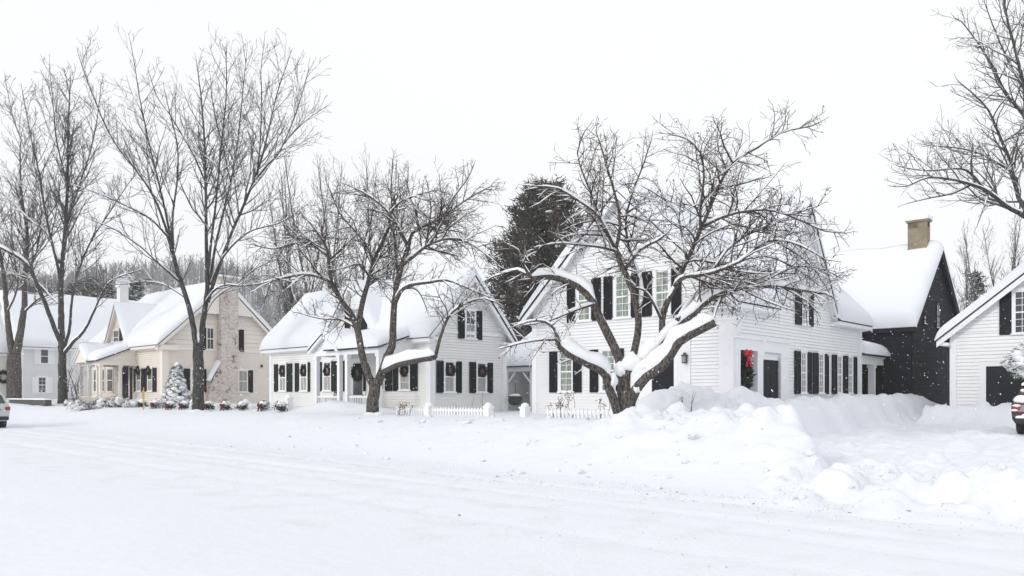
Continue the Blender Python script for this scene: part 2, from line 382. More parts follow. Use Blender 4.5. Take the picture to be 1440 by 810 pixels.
# ------------------------------------------------------------------ houses
class House:
    def __init__(s, name, label, cx_px, Y, wallm, trimm, shutm, cat='house', group=None):
        p = at(cx_px, CY, Y)
        s.root = thing(name, label, cat, (p.x, p.y, 0), YAW, group)
        s.C = Vector((p.x, p.y, 0)); s.wallm, s.trimm, s.shutm = wallm, trimm, shutm
        s.inv = (Matrix.Translation(s.C) @ Matrix.Rotation(YAW, 4, 'Z')).inverted()
        s.trim = MB()
    def hit(s, wall, px, py):                      # wall = ('f', x0) or ('s', y0)
        o = s.inv @ Vector((0, 0, EYE)); d = s.inv.to_3x3() @ ray(px, py)
        ax = 0 if wall[0] == 'f' else 1
        t = (wall[1]-o[ax])/d[ax]; q = o + d*t
        return (q.y if ax == 0 else q.x), q.z
    def u(s, wall, px): return s.hit(wall, px, CY)[0]
    def z(s, wall, px, py): return s.hit(wall, px, py)[1]
    def P(s, wall, u, o, z): return (wall[1]-o, u, z) if wall[0] == 'f' else (u, wall[1]-o, z)
    def wbox(s, mb, wall, u0, u1, z0, z1, o0, o1):
        if u0 > u1: u0, u1 = u1, u0
        P = s.P
        mb.hexa([P(wall, u0, o0, z0), P(wall, u1, o0, z0), P(wall, u1, o1, z0), P(wall, u0, o1, z0),
                 P(wall, u0, o0, z1), P(wall, u1, o0, z1), P(wall, u1, o1, z1), P(wall, u0, o1, z1)])
    def siding(s, wall, u0, u1, z0, z1, lim=None, holes=(), pitch=.132, m=None, name='wall', gap=.006):
        mb = MB(); n = int(math.ceil((z1-z0)/pitch)); P = s.P
        for i in range(n):
            a, b = z0+i*pitch, min(z1, z0+(i+1)*pitch)
            if lim:
                l, h = lim((a+b)/2)
            else: l, h = u0, u1
            if h-l < .05: continue
            segs = [(l, h)]
            for (hu0, hu1, hz0, hz1) in holes:
                if a < hz1 and b > hz0:
                    ns = []
                    for (p, q) in segs:
                        if hu1 <= p or hu0 >= q: ns.append((p, q)); continue
                        if hu0 > p: ns.append((p, hu0))
                        if hu1 < q: ns.append((hu1, q))
                    segs = ns
            jit = R.uniform(-.003, .003)
            for (p, q) in segs:
                w_o = .045+jit; g_ = gap*R.uniform(.8, 1.25)
                mb.quad(P(wall, p, w_o, a+g_), P(wall, q, w_o, a+g_), P(wall, q, .012, b), P(wall, p, .012, b))
                mb.quad(P(wall, p, -.06, a+g_), P(wall, q, -.06, a+g_), P(wall, q, w_o, a+g_), P(wall, p, w_o, a+g_))
                mb.quad(P(wall, p, .012, b), P(wall, q, .012, b), P(wall, q, -.06, b), P(wall, p, -.06, b))
                mb.quad(P(wall, p, -.06, a), P(wall, q, -.06, a), P(wall, q, -.06, a+g_), P(wall, p, -.06, a+g_))
        return mb.build(name, m or s.wallm, s.root)
    def plain(s, pts_list, m=None, name='wall'):
        mb = MB()
        for pts in pts_list:
            n = len(mb.v); mb.v += [tuple(p) for p in pts]; mb.f.append(tuple(range(n, n+len(pts))))
        return mb.build(name, m or s.wallm, s.root)
    def window(s, wall, px0, px1, z0, z1, cols=2, rows=2, glass='glass_dark', o=0.03, cas=.09, low=None):
        ua, ub = sorted((s.u(wall, px0), s.u(wall, px1)))
        f = MB(); w = s.wbox
        w(f, wall, ua-cas, ua, z0, z1, o, o+.055); w(f, wall, ub, ub+cas, z0, z1, o, o+.055)
        w(f, wall, ua-cas-.02, ub+cas+.02, z1, z1+.13, o, o+.07); w(f, wall, ua-cas-.04, ub+cas+.04, z0-.06, z0, o, o+.10)
        zm = (z0+z1)/2
        w(f, wall, ua, ub, zm-.03, zm+.03, o, o+.048)
        w(f, wall, ua, ua+.045, z0, z1, o, o+.045); w(f, wall, ub-.045, ub, z0, z1, o, o+.045)
        w(f, wall, ua+.045, ub-.045, z1-.045, z1, o, o+.045); w(f, wall, ua+.045, ub-.045, z0, z0+.05, o, o+.045)
        for c in range(1, cols):
            uu = ua+(ub-ua)*c/cols; w(f, wall, uu-.011, uu+.011, z0+.05, z1-.045, o, o+.040)
        for r in range(1, rows*2):
            if r == rows: continue
            zz = z0+(z1-z0)*r/(rows*2); w(f, wall, ua+.045, ub-.045, zz-.011, zz+.011, o, o+.038)
        fo = f.build('window', s.trimm, s.root)
        g = MB()
        w(g, wall, ua+.01, ub-.01, zm, z1-.01, o, o+.030); 
        g.build('pane', glass, fo)
        g = MB(); w(g, wall, ua+.01, ub-.01, z0+.01, zm, o, o+.030); g.build('pane', low or glass, fo)
        if glass != 'none':
            sn = MB(); P = s.P
            a = Vector(P(wall, ua-cas, .03, z0+.0)); b = Vector(P(wall, ub+cas, .03, z0+.0))
            sn.snowtube([a.lerp(b, t)+Vector(P(wall, 0, .07, 0))-Vector(P(wall, 0, .03, 0))*1 for t in (0, .25, .5, .75, 1)], [.05]*5, [.03, .05, .06, .05, .03])
            sn.build('sill_snow', 'branch_snow', fo, True)
        return fo
    def shutter(s, wall, px0, px1, z0, z1, o=.048):
        ua, ub = sorted((s.u(wall, px0), s.u(wall, px1)))
        f = MB(); w = s.wbox
        w(f, wall, ua, ub, z0, z1, o, o+.025)
        st = min(.06, (ub-ua)*.2); zm = z0+(z1-z0)*.48
        w(f, wall, ua, ua+st, z0, z1, o+.025, o+.045); w(f, wall, ub-st, ub, z0, z1, o+.025, o+.045)
        for a, b in ((z0, z0+.1), (zm-.05, zm+.05), (z1-.08, z1)): w(f, wall, ua+st, ub-st, a, b, o+.025, o+.043)
        n = int((z1-z0)/.06)
        for i in range(n):
            z = z0+(z1-z0)*(i+.5)/n
            s.wbox(f, wall, ua+st, ub-st, z-.008, z+.014, o+.025, o+.036)
        return f.build('shutter', s.shutm, s.root)
    def gable_roof(s, axis, W, L, ez, slope, ov=.4, rk=.35, T=.42, l0=0.0, s0=0.0, seed=0, boards=True, gap=None):
        m = (lambda l, q, z: (l, q, z)) if axis == 'x' else (lambda l, q, z: (q, l, z))
        top = MB(); sn = MB(); th = .065
        a, b = l0-rk, l0+L+rk; pk = ez+slope*W/2; rb = MB()
        for sd in (0, 1):
            qe = s0-ov if sd == 0 else s0+W+ov; qr = s0+W/2; ze = ez-slope*ov
            rb.hexa([m(a+.06, qe, ze-.03), m(b-.06, qe, ze-.03), m(b-.06, qr, pk-.03), m(a+.06, qr, pk-.03), m(a+.06, qe, ze-.006), m(b-.06, qe, ze-.006), m(b-.06, qr, pk-.006), m(a+.06, qr, pk-.006)]) if not (gap and sd == 0) else None
            spans = [(a, b, qe, ze, 1, 1)]
            if gap and sd == 0:
                spans = [(a, gap[0], qe, ze, 1, 0), (gap[1], b, qe, ze, 0, 1), (gap[0], gap[1], s0+.06, ez+.06*slope, 0, 0)]
            for (l0_, l1_, q0_, z0_, ra, rb_) in spans:
                top.hexa([m(l0_, q0_, z0_), m(l1_, q0_, z0_), m(l1_, qr, pk), m(l0_, qr, pk), m(l0_, q0_, z0_+th), m(l1_, q0_, z0_+th), m(l1_, qr, pk+th), m(l0_, qr, pk+th)])
                q1_ = q0_+(-.06 if sd == 0 else .06)*(1 if q0_ == qe else 0)
                snow_slab(sn, m(l0_-.05*ra, q1_, z0_+th-.03), m(l1_+.05*rb_, q1_, z0_+th-.03), m(l1_+.05*rb_, qr, pk+th), m(l0_-.05*ra, qr, pk+th), T, round_e0=bool(ra), round_e1=bool(rb_), seed=seed+sd*5)
            if boards:
                for l_a, l_b in ((a-.0, a+.05), (b-.05, b)):       # rake boards under the roof edge
                    rb.hexa([m(l_a, qe, ze-.26), m(l_b, qe, ze-.26), m(l_b, qr, pk-.26), m(l_a, qr, pk-.26),
                             m(l_a, qe, ze-.004), m(l_b, qe, ze-.004), m(l_b, qr, pk-.004), m(l_a, qr, pk-.004)])
                    # frieze on the wall under the rake
                sg = -1 if sd == 0 else 1
                for e0, e1 in ([(a+.06, b-.06)] if not (gap and sd == 0) else [(a+.06, gap[0]), (gap[1], b-.06)]):
                    rb.hexa([m(e0, qe, ze-.16), m(e1, qe, ze-.16), m(e1, qe-sg*ov*.98, ze-.20), m(e0, qe-sg*ov*.98, ze-.20),
                             m(e0, qe, ze-.004), m(e1, qe, ze-.004), m(e1, qe-sg*ov*.98, ze-.06), m(e0, qe-sg*ov*.98, ze-.06)])
        top.build('roof', 'roof_edge', s.root); sn.build('roof_snow', 'roof_snow', s.root, True)
        if boards: rb.build('rake_board', s.trimm, s.root)
        return pk
    def dormer(s, axis, c, hw, zb, zp, ez, slope, ov=.22, T=.3, seed=0, pitch=.15, m=None):
        """gable rising from the wall plane (q = 0) of the eave side; ridge runs into the main roof"""
        mm = (lambda l, q, z: (l, q, z)) if axis == 'x' else (lambda l, q, z: (q, l, z))
        wall = ('s', 0.0) if axis == 'x' else ('f', 0.0)
        sl = (zp-zb)/hw
        s.siding(wall, c-hw, c+hw, zb-.25, zp-.05, lim=lambda z: (c-hw*min(1, (zp-z)/(zp-zb)), c+hw*min(1, (zp-z)/(zp-zb))), m=m)
        top = MB(); sn = MB(); rb = MB(); th = .05
        qi = (zp-ez)/slope+.25; zl = zb-sl*ov; qv = max(.05, (zl-ez)/slope+.15)
        for sg in (-1, 1):
            le = c+sg*(hw+ov)
            lo = [mm(le, -.32, zl), mm(c, -.32, zp), mm(c, qi, zp), mm(le, qv, zl)]
            top.hexa(lo+[(p[0], p[1], p[2]+th) for p in lo])
            li = [mm(le, -.26, zl), mm(c, -.26, zp), mm(c, .1, zp), mm(le, .0, zl)]
            rb.hexa([(p[0], p[1], p[2]-.03) for p in li]+[(p[0], p[1], p[2]-.006) for p in li])
            rb.hexa([mm(le, -.32, zl-.22), mm(c, -.32, zp-.22), mm(c, -.27, zp-.22), mm(le, -.27, zl-.22),
                     mm(le, -.32, zl-.004), mm(c, -.32, zp-.004), mm(c, -.27, zp-.004), mm(le, -.27, zl-.004)])
            snow_slab(sn, mm(le+sg*.04, -.36, zl+th-.03), mm(le+sg*.04, qv+.3, zl+th-.03), mm(c, qi+.2, zp+th), mm(c, -.36, zp+th), T, round_e1=False, seed=seed+sg, R_=.4)
        top.build('dormer_roof', 'roof_edge', s.root); sn.build('dormer_snow', 'roof_snow', s.root, True); rb.build('rake_board', s.trimm, s.root)
    def trims(s):
        if s.trim.v: s.trim.build('trim_board', s.trimm, s.root)
    def corner(s, z0, z1, w=.2, at_=(0, 0), px=.06):
        mb = MB(); x, y = at_
        mb.box(x-px, x+w, y-px, y+w, z0, z1)
        mb.box(x-px-.03, x+w+.03, y-px-.03, y+w+.03, z1-.14, z1)
        return mb.build('corner_board', s.trimm, s.root)

Z0 = .35
# ---- white house in the middle
H = House('white_house', 'large white clapboard house with black shutters and recessed corner porch behind the forked tree', 1030, 28.5, 'white_paint', 'trim', 'shutter')
La, Lb, ez, sl = 9.66, 13.15, 5.45, .93
f, sd = ('f', 0.0), ('s', 0.0)
pk = ez + sl*La/2
cg = H.u(('s', 0.0), 1129)
H.gable_roof('x', La, Lb, ez, sl, ov=.42, rk=.42, T=.55, seed=1, gap=(cg-3.05, cg+3.05))
d0, d1 = H.u(f, 950), H.u(f, 912)
H.siding(f, 0, La, Z0, ez)
H.siding(f, 0, La, ez, pk, lim=lambda z: ((z-ez)/sl, La-(z-ez)/sl))
p0, p1, p2, p3 = H.u(sd, 1037), H.u(sd, 1063), H.u(sd, 1071), H.u(sd, 1096)
zt = H.z(sd, 1040, 492)
H.siding(sd, 0, Lb, Z0, ez, holes=[(p0, p1, 0, zt), (p2, p3, 0, zt)])
H.plain([[(0, La, Z0), (Lb, La, Z0), (Lb, La, ez), (0, La, ez)], [(Lb, 0, Z0), (Lb, La, Z0), (Lb, La, ez), (Lb, La/2, pk), (Lb, 0, ez)]])
cg = H.u(sd, 1129)
H.dormer('x', cg, 3.05, ez-.1, 9.75, ez, sl, T=.42, seed=4)
H.corner(Z0, H.z(f, 1020, 445), .52)
H.corner(Z0, ez-.5, .22, (Lb-.22+.03, 0)); H.corner(Z0, ez-.5, .22, (0, La-.22+.03))
for w_, u0, u1 in ((sd, .0, cg-3.1), (sd, cg+3.1, Lb), ):
    mb = MB(); H.wbox(mb, w_, u0, u1, ez-.52, ez-.12, .024, .075); H.wbox(mb, w_, u0, u1, ez-.58, ez-.52, .024, .10); mb.build('frieze_board', 'trim', H.root)
for a, b in ((0, .9), (La-.9, La)): mb = MB(); H.wbox(mb, f, a, b, ez-.55, ez-.42, 0, .42); mb.build('cornice_return', 'trim', H.root)
# recessed porch
mb = MB(); dp = 1.5
for a, b in ((p0-.0, p3+.0),):
    mb.quad((a, dp, Z0), (b, dp, Z0), (b, dp, zt+.2), (a, dp, zt+.2)); mb.quad((a, 0.01, zt+.15), (b, 0.01, zt+.15), (b, dp, zt+.15), (a, dp, zt+.15))
    mb.quad((a, 0.0, Z0), (a, dp, Z0), (a, dp, zt+.2), (a, 0.0, zt+.2)); mb.quad((b, 0, Z0), (b, dp, Z0), (b, dp, zt+.2), (b, 0, zt+.2)); mb.quad((a, 0, .75), (b, 0, .75), (b, dp, .75), (a, dp, .75))
mb.build('porch_recess', 'white_paint', H.root)
mb = MB()
for a, b in ((H.u(sd, 1032), p0), (p1, p2), (p3, H.u(sd, 1107))):
    mb = MB(); H.wbox(mb, sd, a, b, Z0, zt, -.25, .07); H.wbox(mb, sd, a-.04, b+.04, zt-.16, zt, -.26, .10); mb.build('porch_column', 'trim', H.root)
mb = MB()
H.wbox(mb, sd, H.u(sd, 1031), H.u(sd, 1108), zt, zt+.42, .024, .09); H.wbox(mb, sd, H.u(sd, 1030)-.05, H.u(sd, 1108)+.05, zt+.42, zt+.5, .0, .17)
mb.build('porch_entablature', 'trim', H.root)
sn = MB(); sn.snowtube([Vector((x, -.10, zt+.5)) for x in np.linspace(p0-.2, p3+.3, 7)], [.08]*7, [.05]*7); sn.build('ledge_snow', 'branch_snow', H.root, True)
dw0, dw1 = p2+.02, p3-.02
mb = MB(); H.wbox(mb, ('s', .10), dw0, dw1, .7, zt-.28, 0, .05)
for k in range(2):
    for r_ in range(3):
        uu = dw0+.12+k*(dw1-dw0-.12)/2; H.wbox(mb, ('s', .10), uu, uu+(dw1-dw0)/2-.2, .9+r_*.6, 1.35+r_*.6, .05, .07)
dd = mb.build('door', 'door_dark', H.root); mb = MB(); H.wbox(mb, ('s', .10), dw0+.06, dw0+.1, 1.6, 1.75, .05, .10); mb.build('handle', 'metal', dd)
mb = MB(); H.wbox(mb, ('s', .10), dw0-.015, dw1+.015, zt-.28, zt+.1, 0, .06); mb.build('lintel', 'trim', H.root)
# side windows
za, zb = H.z(sd, 1119, 554), H.z(sd, 1119, 493.5)
X8 = lambda q: 1020+q/4.262
for a, b in ((407, 442), (484, 508), (517, 549), (588, 610), (632, 660), (697, 727), (762, 780)): H.shutter(sd, X8(a), X8(b), za, zb)
for a, b in ((446, 474), (552, 579), (665, 688), (731, 752)): H.window(sd, X8(a), X8(b), za+.04, zb-.03, 2, 3, 'glass_curtain')
za, zb = H.z(sd, 1130, 458), H.z(sd, 1130, 412)
for a, b in ((412, 449), (489, 518)): H.shutter(sd, X8(a), X8(b), za, zb)
H.window(sd, X8(453), X8(485), za+.04, zb-.03, 2, 3, 'glass_curtain')
# front windows
X6 = lambda q: 730+q/3.52
za, zb = H.z(f, 779, 552), H.z(f, 779, 495)
for a, b in ((155, 192), (272, 313), (355, 395), (484, 522)): H.shutter(f, X6(a), X6(b), za, zb)
for a, b in ((207, 268), (413, 478)): H.window(f, X6(a), X6(b), za+.04, zb-.03, 2, 3, 'glass_green')
za, zb = H.z(f, 804, 454), H.z(f, 804, 396)
for a, b in ((242, 280), (362, 408), (423, 465), (558, 596), (613, 660)): H.shutter(f, X6(a), X6(b), za, zb)
for a, b in ((297, 356), (482, 550)): H.window(f, X6(a), X6(b), za+.04, zb-.03, 2, 3, 'glass_green')
H.window(f, 923, 942, za+.04, zb-.03, 2, 3, 'glass_green'); H.shutter(f, 946, 959, za, zb)
# front door with sidelight and lantern
zd = H.z(f, 935, 492)
da, db = H.u(f, 949), H.u(f, 918)
mb = MB(); H.wbox(mb, f, H.u(f, 972), da, Z0, zd+.35, .024, .075); H.wbox(mb, f, db, H.u(f, 897), Z0, zd+.35, .024, .075); H.wbox(mb, f, da, db, zd, zd+.35, .024, .075); H.wbox(mb, f, H.u(f, 973), H.u(f, 896), zd+.35, zd+.47, .024, .14)
mb.build('door_surround', 'trim', H.root)
mb = MB(); H.wbox(mb, f, da, db, Z0, zd, 0, .058)
for r_ in range(3):
    for k in range(2):
        uu = da+.12+k*(db-da-.1)/2; H.wbox(mb, f, uu, uu+(db-da)/2-.2, .95+r_*.6, 1.42+r_*.6, .058, .07)
dd = mb.build('door', 'door_dark', H.root); mb = MB(); H.wbox(mb, f, da+.06, da+.1, 1.65, 1.8, .055, .1); mb.build('handle', 'metal', dd)
za, zb = H.z(f, 958, 535), H.z(f, 958, 494)
mb = MB()
for r_ in range(3): H.wbox(mb, f, H.u(f, 961), H.u(f, 954.5), za+(zb-za)*r_/3+.02, za+(zb-za)*(r_+1)/3-.02, .06, .066)
mb.build('sidelight', 'glass_dark', H.root)
lu, lz0, lz1 = H.u(f, 966), H.z(f, 966, 511), H.z(f, 966, 499)
mb = MB(); H.wbox(mb, f, lu-.08, lu+.08, lz0, lz0+.04, .10, .26); H.wbox(mb, f, lu-.09, lu+.09, lz1-.05, lz1, .09, .27); H.wbox(mb, f, lu-.04, lu+.04, lz1, lz1+.08, .14, .22); H.wbox(mb, f, lu-.03, lu+.03, lz0+.1, lz0+.3, .06, .12)
for a in (-.075, .055):
    for b in (.105, .235): H.wbox(mb, f, lu+a, lu+a+.02, lz0, lz1, b, b+.02)
lan = mb.build('lantern', 'metal', H.root); mb = MB(); H.wbox(mb, f, lu-.05, lu+.05, lz0+.04, lz1-.05, .13, .23); mb.build('lantern_glass', 'lamp_glass', lan)
WH = H

# ---- breezeway porch behind the white house
x0b, x1b, yb = Lb+.03, Lb+3.55, .06
bw = MB(); zB = H.z(('s', yb), 1230, 513)
cb = MB(); cb.box(x0b, x1b, yb, yb+.25, zB, zB+.34); cb.box(x0b, x1b+.1, yb-.06, yb+.3, zB+.34, zB+.42); cb.build('porch_beam', 'trim', H.root)
xc = H.u(('s', yb), 1229.5)
cb = MB(); cb.box(xc-.14, xc+.14, yb-.02, yb+.26, Z0, zB); cb.box(xc-.19, xc+.19, yb-.05, yb+.30, zB-.16, zB-.001); cb.build('porch_post', 'trim', H.root)
cb = MB(); cb.hexa([(x0b, yb-.25, zB+.42), (x1b+.2, yb-.25, zB+.42), (x1b+.2, yb+3, zB+1.3), (x0b, yb+3, zB+1.3), (x0b, yb-.25, zB+.5), (x1b+.2, yb-.25, zB+.5), (x1b+.2, yb+3, zB+1.38), (x0b, yb+3, zB+1.38)]); cb.build('porch_roof', 'roof_edge', H.root)
cb = MB(); snow_slab(cb, (x0b-.0, yb-.3, zB+.47), (x1b+.3, yb-.3, zB+.47), (x1b+.3, yb+3, zB+1.36), (x0b, yb+3, zB+1.36), .5, round_e0=False, seed=8); cb.build('porch_roof_snow', 'roof_snow', H.root, True)
cb = MB(); cb.box(x0b, x1b, yb+2.6, yb+2.8, Z0, zB+1.2); cb.build('porch_back_wall', 'black_paint', H.root)

# ---- black barn house
H = House('black_house', 'tall black clapboard house with snowy steep roof and stone chimney', 1282, 40, 'black_paint', 'black_paint', 'shutter')
Lb2, La2, ez2, sl2 = 9.0, 11.5, 5.5, .93
H.siding(('f', 0.0), 0, La2, Z0, ez2, gap=.001); H.siding(('s', 0.0), 0, Lb2, Z0, ez2, gap=.001)
H.siding(('s', 0.0), 0, Lb2, ez2, ez2+sl2*Lb2/2, lim=lambda z: ((z-ez2)/sl2, Lb2-(z-ez2)/sl2), gap=.001)
H.plain([[(Lb2, 0, Z0), (Lb2, La2, Z0), (Lb2, La2, ez2), (Lb2, 0, ez2)], [(0, La2, Z0), (Lb2, La2, Z0), (Lb2, La2, ez2), (Lb2/2, La2, ez2+sl2*Lb2/2), (0, La2, ez2)]])
H.gable_roof('y', Lb2, La2, ez2, sl2, ov=.35, rk=.3, T=.6, seed=11)
w_ = ('s', 0.0)
H.window(w_, 1315.5, 1320.5, H.z(w_, 1318, 462), H.z(w_, 1318, 428), 2, 2, 'glass_dark', cas=.05); H.window(w_, 1297.5, 1301.5, H.z(w_, 1299, 456), H.z(w_, 1299, 443), 1, 1, 'glass_dark', cas=.05)
zc = ez2+sl2*Lb2/2
ch = MB(); c0x, c0y = 3.85, .32
ch.box(c0x, c0x+.62, c0y, c0y+.98, zc-1.4, zc+.0); ch.box(c0x, c0x+.62, c0y, c0y+.98, zc, zc+1.35)
for a, b in ((0, .16), (.48, .62)): ch.box(c0x+a, c0x+b, c0y, c0y+.98, zc+1.35, zc+1.68)
ch.box(c0x, c0x+.62, c0y+.45, c0y+.98, zc+1.352, zc+1.679)
ch.box(c0x-.08, c0x+.70, c0y-.08, c0y+1.06, zc+1.68, zc+1.78)
ch_o = ch.build('chimney', 'stone', H.root)
sn = MB(); snow_slab(sn, (c0x-.12, c0y-.12, zc+1.77), (c0x+.74, c0y-.12, zc+1.77), (c0x+.74, c0y+1.10, zc+1.77), (c0x-.12, c0y+1.10, zc+1.77), .36, round_ridge=True, seed=3, res=.15, R_=.25); sn.build('chimney_snow', 'roof_snow', ch_o, True)

# ---- garage at the right
H = House('white_garage', 'white clapboard garage with dark overhead door at the right edge', 1337, 36.0, 'white_paint', 'trim', 'shutter', 'garage')
# its front runs along -DF from this corner: u is negative to the right
Wg = 8.6; ezg = 4.6; slg = .80
w_ = ('f', 0.0)
du0, du1 = sorted((H.u(w_, 1387), H.u(w_, 1387)-3.0)); zdg = H.z(w_, 1400, 515)
H.siding(w_, -Wg, 0, Z0, ezg, pitch=.16)
H.siding(w_, -Wg, 0, ezg, ezg+slg*Wg/2, lim=lambda z: (-Wg+(z-ezg)/slg, -(z-ezg)/slg), pitch=.16)
H.plain([[(0, 0, Z0), (9, 0, Z0), (9, 0, ezg), (0, 0, ezg)], [(0, -Wg, Z0), (9, -Wg, Z0), (9, -Wg, ezg), (0, -Wg, ezg)], [(9, -Wg, Z0), (9, 0, Z0), (9, 0, ezg), (9, -Wg/2, ezg+slg*Wg/2), (9, -Wg, ezg)]])
H.gable_roof('x', Wg, 9, ezg, slg, ov=.5, rk=.4, T=.5, s0=-Wg, seed=17)
H.corner(Z0, ezg-.05, .22, (0, -.22+.03))
mb = MB(); H.wbox(mb, w_, du1, du1+.26, Z0, zdg+.22, .024, .075); H.wbox(mb, w_, du0-.26, du0, Z0, zdg+.22, .024, .075); H.wbox(mb, w_, du0, du1, zdg, zdg+.22, .024, .075); H.wbox(mb, w_, du0-.3, du1+.3, zdg+.22, zdg+.29, .024, .10); mb.build('door_surround', 'trim', H.root)
mb = MB(); H.wbox(mb, w_, du0, du1, Z0, zdg, 0, .056)
for r_ in range(4):
    for c_ in range(4):
        a = du0+.1+c_*(3-.1)/4; H.wbox(mb, w_, a, a+.6, .55+r_*.5, .95+r_*.5, .056, .066)
gd = mb.build('overhead_door', 'door_dark', H.root)
za, zb = H.z(w_, 1415, 471), H.z(w_, 1415, 410)
H.shutter(w_, 1405.7, 1424, za, zb, o=.03); H.window(w_, 1427, 1449, za+.04, zb-.03, 2, 3, 'glass_dark', cas=.1); H.shutter(w_, 1453, 1472, za, zb, o=.03)
GAR = H

# ---- off-white house with pediment porch
H = House('porch_house', 'off-white clapboard house with pediment front porch behind the double-stemmed tree', 605, 36.8, 'offwhite_paint', 'trim', 'shutter_green')
Lb3, La3, ez3, sl3 = 5.15, 14.4, 4.85, 1.06
f, sd = ('f', 0.0), ('s', 0.0)
H.siding(f, 0, La3, Z0, ez3); H.siding(sd, 0, Lb3, Z0, ez3)
pk3 = ez3+sl3*Lb3/2
H.siding(sd, 0, Lb3, ez3, pk3, lim=lambda z: ((z-ez3)/sl3, Lb3-(z-ez3)/sl3))
H.plain([[(Lb3, 0, Z0), (Lb3, La3, Z0), (Lb3, La3, ez3), (Lb3, 0, ez3)], [(0, La3, Z0), (Lb3, La3, Z0), (Lb3, La3, ez3), (Lb3/2, La3, pk3), (0, La3, ez3)]])
cd = H.u(f, 497)
H.gable_roof('y', Lb3, La3, ez3, sl3, ov=.42, rk=.40, T=.5, seed=23, gap=(cd-2.3, cd+2.3))
H.corner(Z0, ez3-.45, .26); H.corner(Z0, ez3-.45, .2, (0, La3-.17)); H.corner(Z0, ez3-.45, .2, (Lb3-.17, 0))
mb = MB(); H.wbox(mb, f, 0, cd-2.3, ez3-.47, ez3-.1, .024, .075); H.wbox(mb, f, cd+2.3, La3, ez3-.47, ez3-.1, .024, .075); mb.build('frieze_board', 'trim', H.root)
mb = MB(); H.wbox(mb, sd, -.4, .55, ez3-.5, ez3-.40, 0, .4); H.wbox(mb, sd, Lb3-.55, Lb3+.4, ez3-.5, ez3-.40, 0, .4); H.wbox(mb, sd, .2, Lb3-.2, ez3-.12, ez3+.02, .024, .07); mb.build('cornice_return', 'trim', H.root)
cd = H.u(f, 497)
H.dormer('y', cd, 2.3, ez3-.1, pk3-.1, ez3, sl3, T=.35, seed=27)
za, zb = H.z(f, 500, 464), H.z(f, 500, 434)
H.shutter(f, 486.5, 494, za, zb); H.shutter(f, 509, 517, za, zb); H.window(f, 496, 507, za+.04, zb, 2, 2, 'glass_curtain', cas=.05)
za, zb = H.z(f, 393, 551), H.z(f, 393, 512)
X4 = lambda q: 360+q/4.265
for a, b in ((115, 140), (190, 222), (240, 267), (317, 329), (387, 404), (458, 490), (525, 537)): H.shutter(f, X4(a), X4(b), za, zb)
for a, b in ((147, 184), (273, 311), (411, 454)): H.window(f, X4(a), X4(b), za+.04, zb-.03, 2, 1, 'glass_dark', low='glass_curtain')
X5 = lambda q: 520+q/4.05
for a, b in ((93, 133), (140, 170), (236, 277)): H.shutter(f, X5(a), X5(b), za, zb)
for a, b in ((55, 89), (178, 232)): H.window(f, X5(a), X5(b), za+.04, zb-.03, 1, 2, 'glass_dark', low='glass_curtain')
ga, gb = H.z(sd, 617, 552.5), H.z(sd, 617, 507)
for a, b in ((375, 415), (483, 518), (563, 600), (662, 695)): H.shutter(sd, X5(a), X5(b), ga, gb)
for a, b in ((422, 476), (606, 657)): H.window(sd, X5(a), X5(b), ga+.04, gb-.03, 1, 1, 'glass_dark', low='glass_curtain')
ua_, ub_ = H.z(sd, 660, 477), H.z(sd, 660, 436)
for a, b in ((498, 535), (600, 634)): H.shutter(sd, X5(a), X5(b), ua_, ub_)
H.window(sd, X5(542), X5(595), ua_+.04, ub_-.02, 2, 2, 'glass_dark', low='glass_curtain')
# porch: pediment pavilion plus a lean-to over the door
pf = ('f', -2.0)
a0, a1 = H.u(pf, 478), H.u(pf, 446)          # pavilion right / left post
b0 = H.u(pf, 533)                            # lean-to right end
zbm = H.z(pf, 462, 500.5); zpk = H.z(pf, 459, 481)
def post(u, nm='porch_post'):
    mb = MB(); mb.box(-2.1, -1.9, u-.1, u+.1, Z0, zbm); mb.box(-2.14, -1.86, u-.14, u+.14, zbm-.16, zbm-.001); mb.box(-2.14, -1.86, u-.14, u+.14, Z0, 1.15); return mb.build(nm, 'trim', H.root)
for u_ in (a1, a0, H.u(pf, 489), b0): post(u_)
mb = MB(); mb.box(-2.12, -1.88, b0-.12, a1+.12, zbm, zbm+.22); mb.box(-1.88, -.02, b0-.12, b0+.12, zbm, zbm+.22); mb.box(-1.88, -.02, a1-.12, a1+.12, zbm, zbm+.22); mb.build('porch_beam', 'trim', H.root)
# pediment
mid = (a0+a1)/2; hw = (a1-a0)/2+.3; ph = zbm+.22; pkz = ph+hw*.62
mb = MB(); mb.tri((-2.08, mid-hw+.15, ph), (-2.08, mid+hw-.15, ph), (-2.08, mid, pkz-.1)); mb.build('pediment', 'trim', H.root)
top = MB(); sn = MB(); rb = MB()
for sg in (-1, 1):
    e = mid+sg*hw
    lo = [(-2.35, e, ph), (-2.35, mid, pkz), (.0, mid, pkz), (.0, e, ph)]
    top.hexa(lo+[(p[0], p[1], p[2]+.07) for p in lo])
    rb.hexa([(p[0]+.02, p[1], p[2]-.03) for p in lo]+[(p[0]+.02, p[1], p[2]-.004) for p in lo])
    rb.hexa([(-2.36, e, ph-.12), (-2.36, mid, pkz-.12), (-2.30, mid, pkz-.12), (-2.30, e, ph-.12), (-2.36, e, ph+.03), (-2.36, mid, pkz+.03), (-2.30, mid, pkz+.03), (-2.30, e, ph+.03)])
    snow_slab(sn, (-2.4, e+sg*.05, ph+.06), (.0, e+sg*.05, ph+.06), (.0, mid, pkz+.07), (-2.4, mid, pkz+.07), .36, round_e1=False, seed=31+sg, R_=.4)
e0_, e1_ = b0-.35, mid
lo = [(-2.3, e0_, ph), (-2.3, e1_, ph), (0, e1_, ph+.75), (0, e0_, ph+.75)]
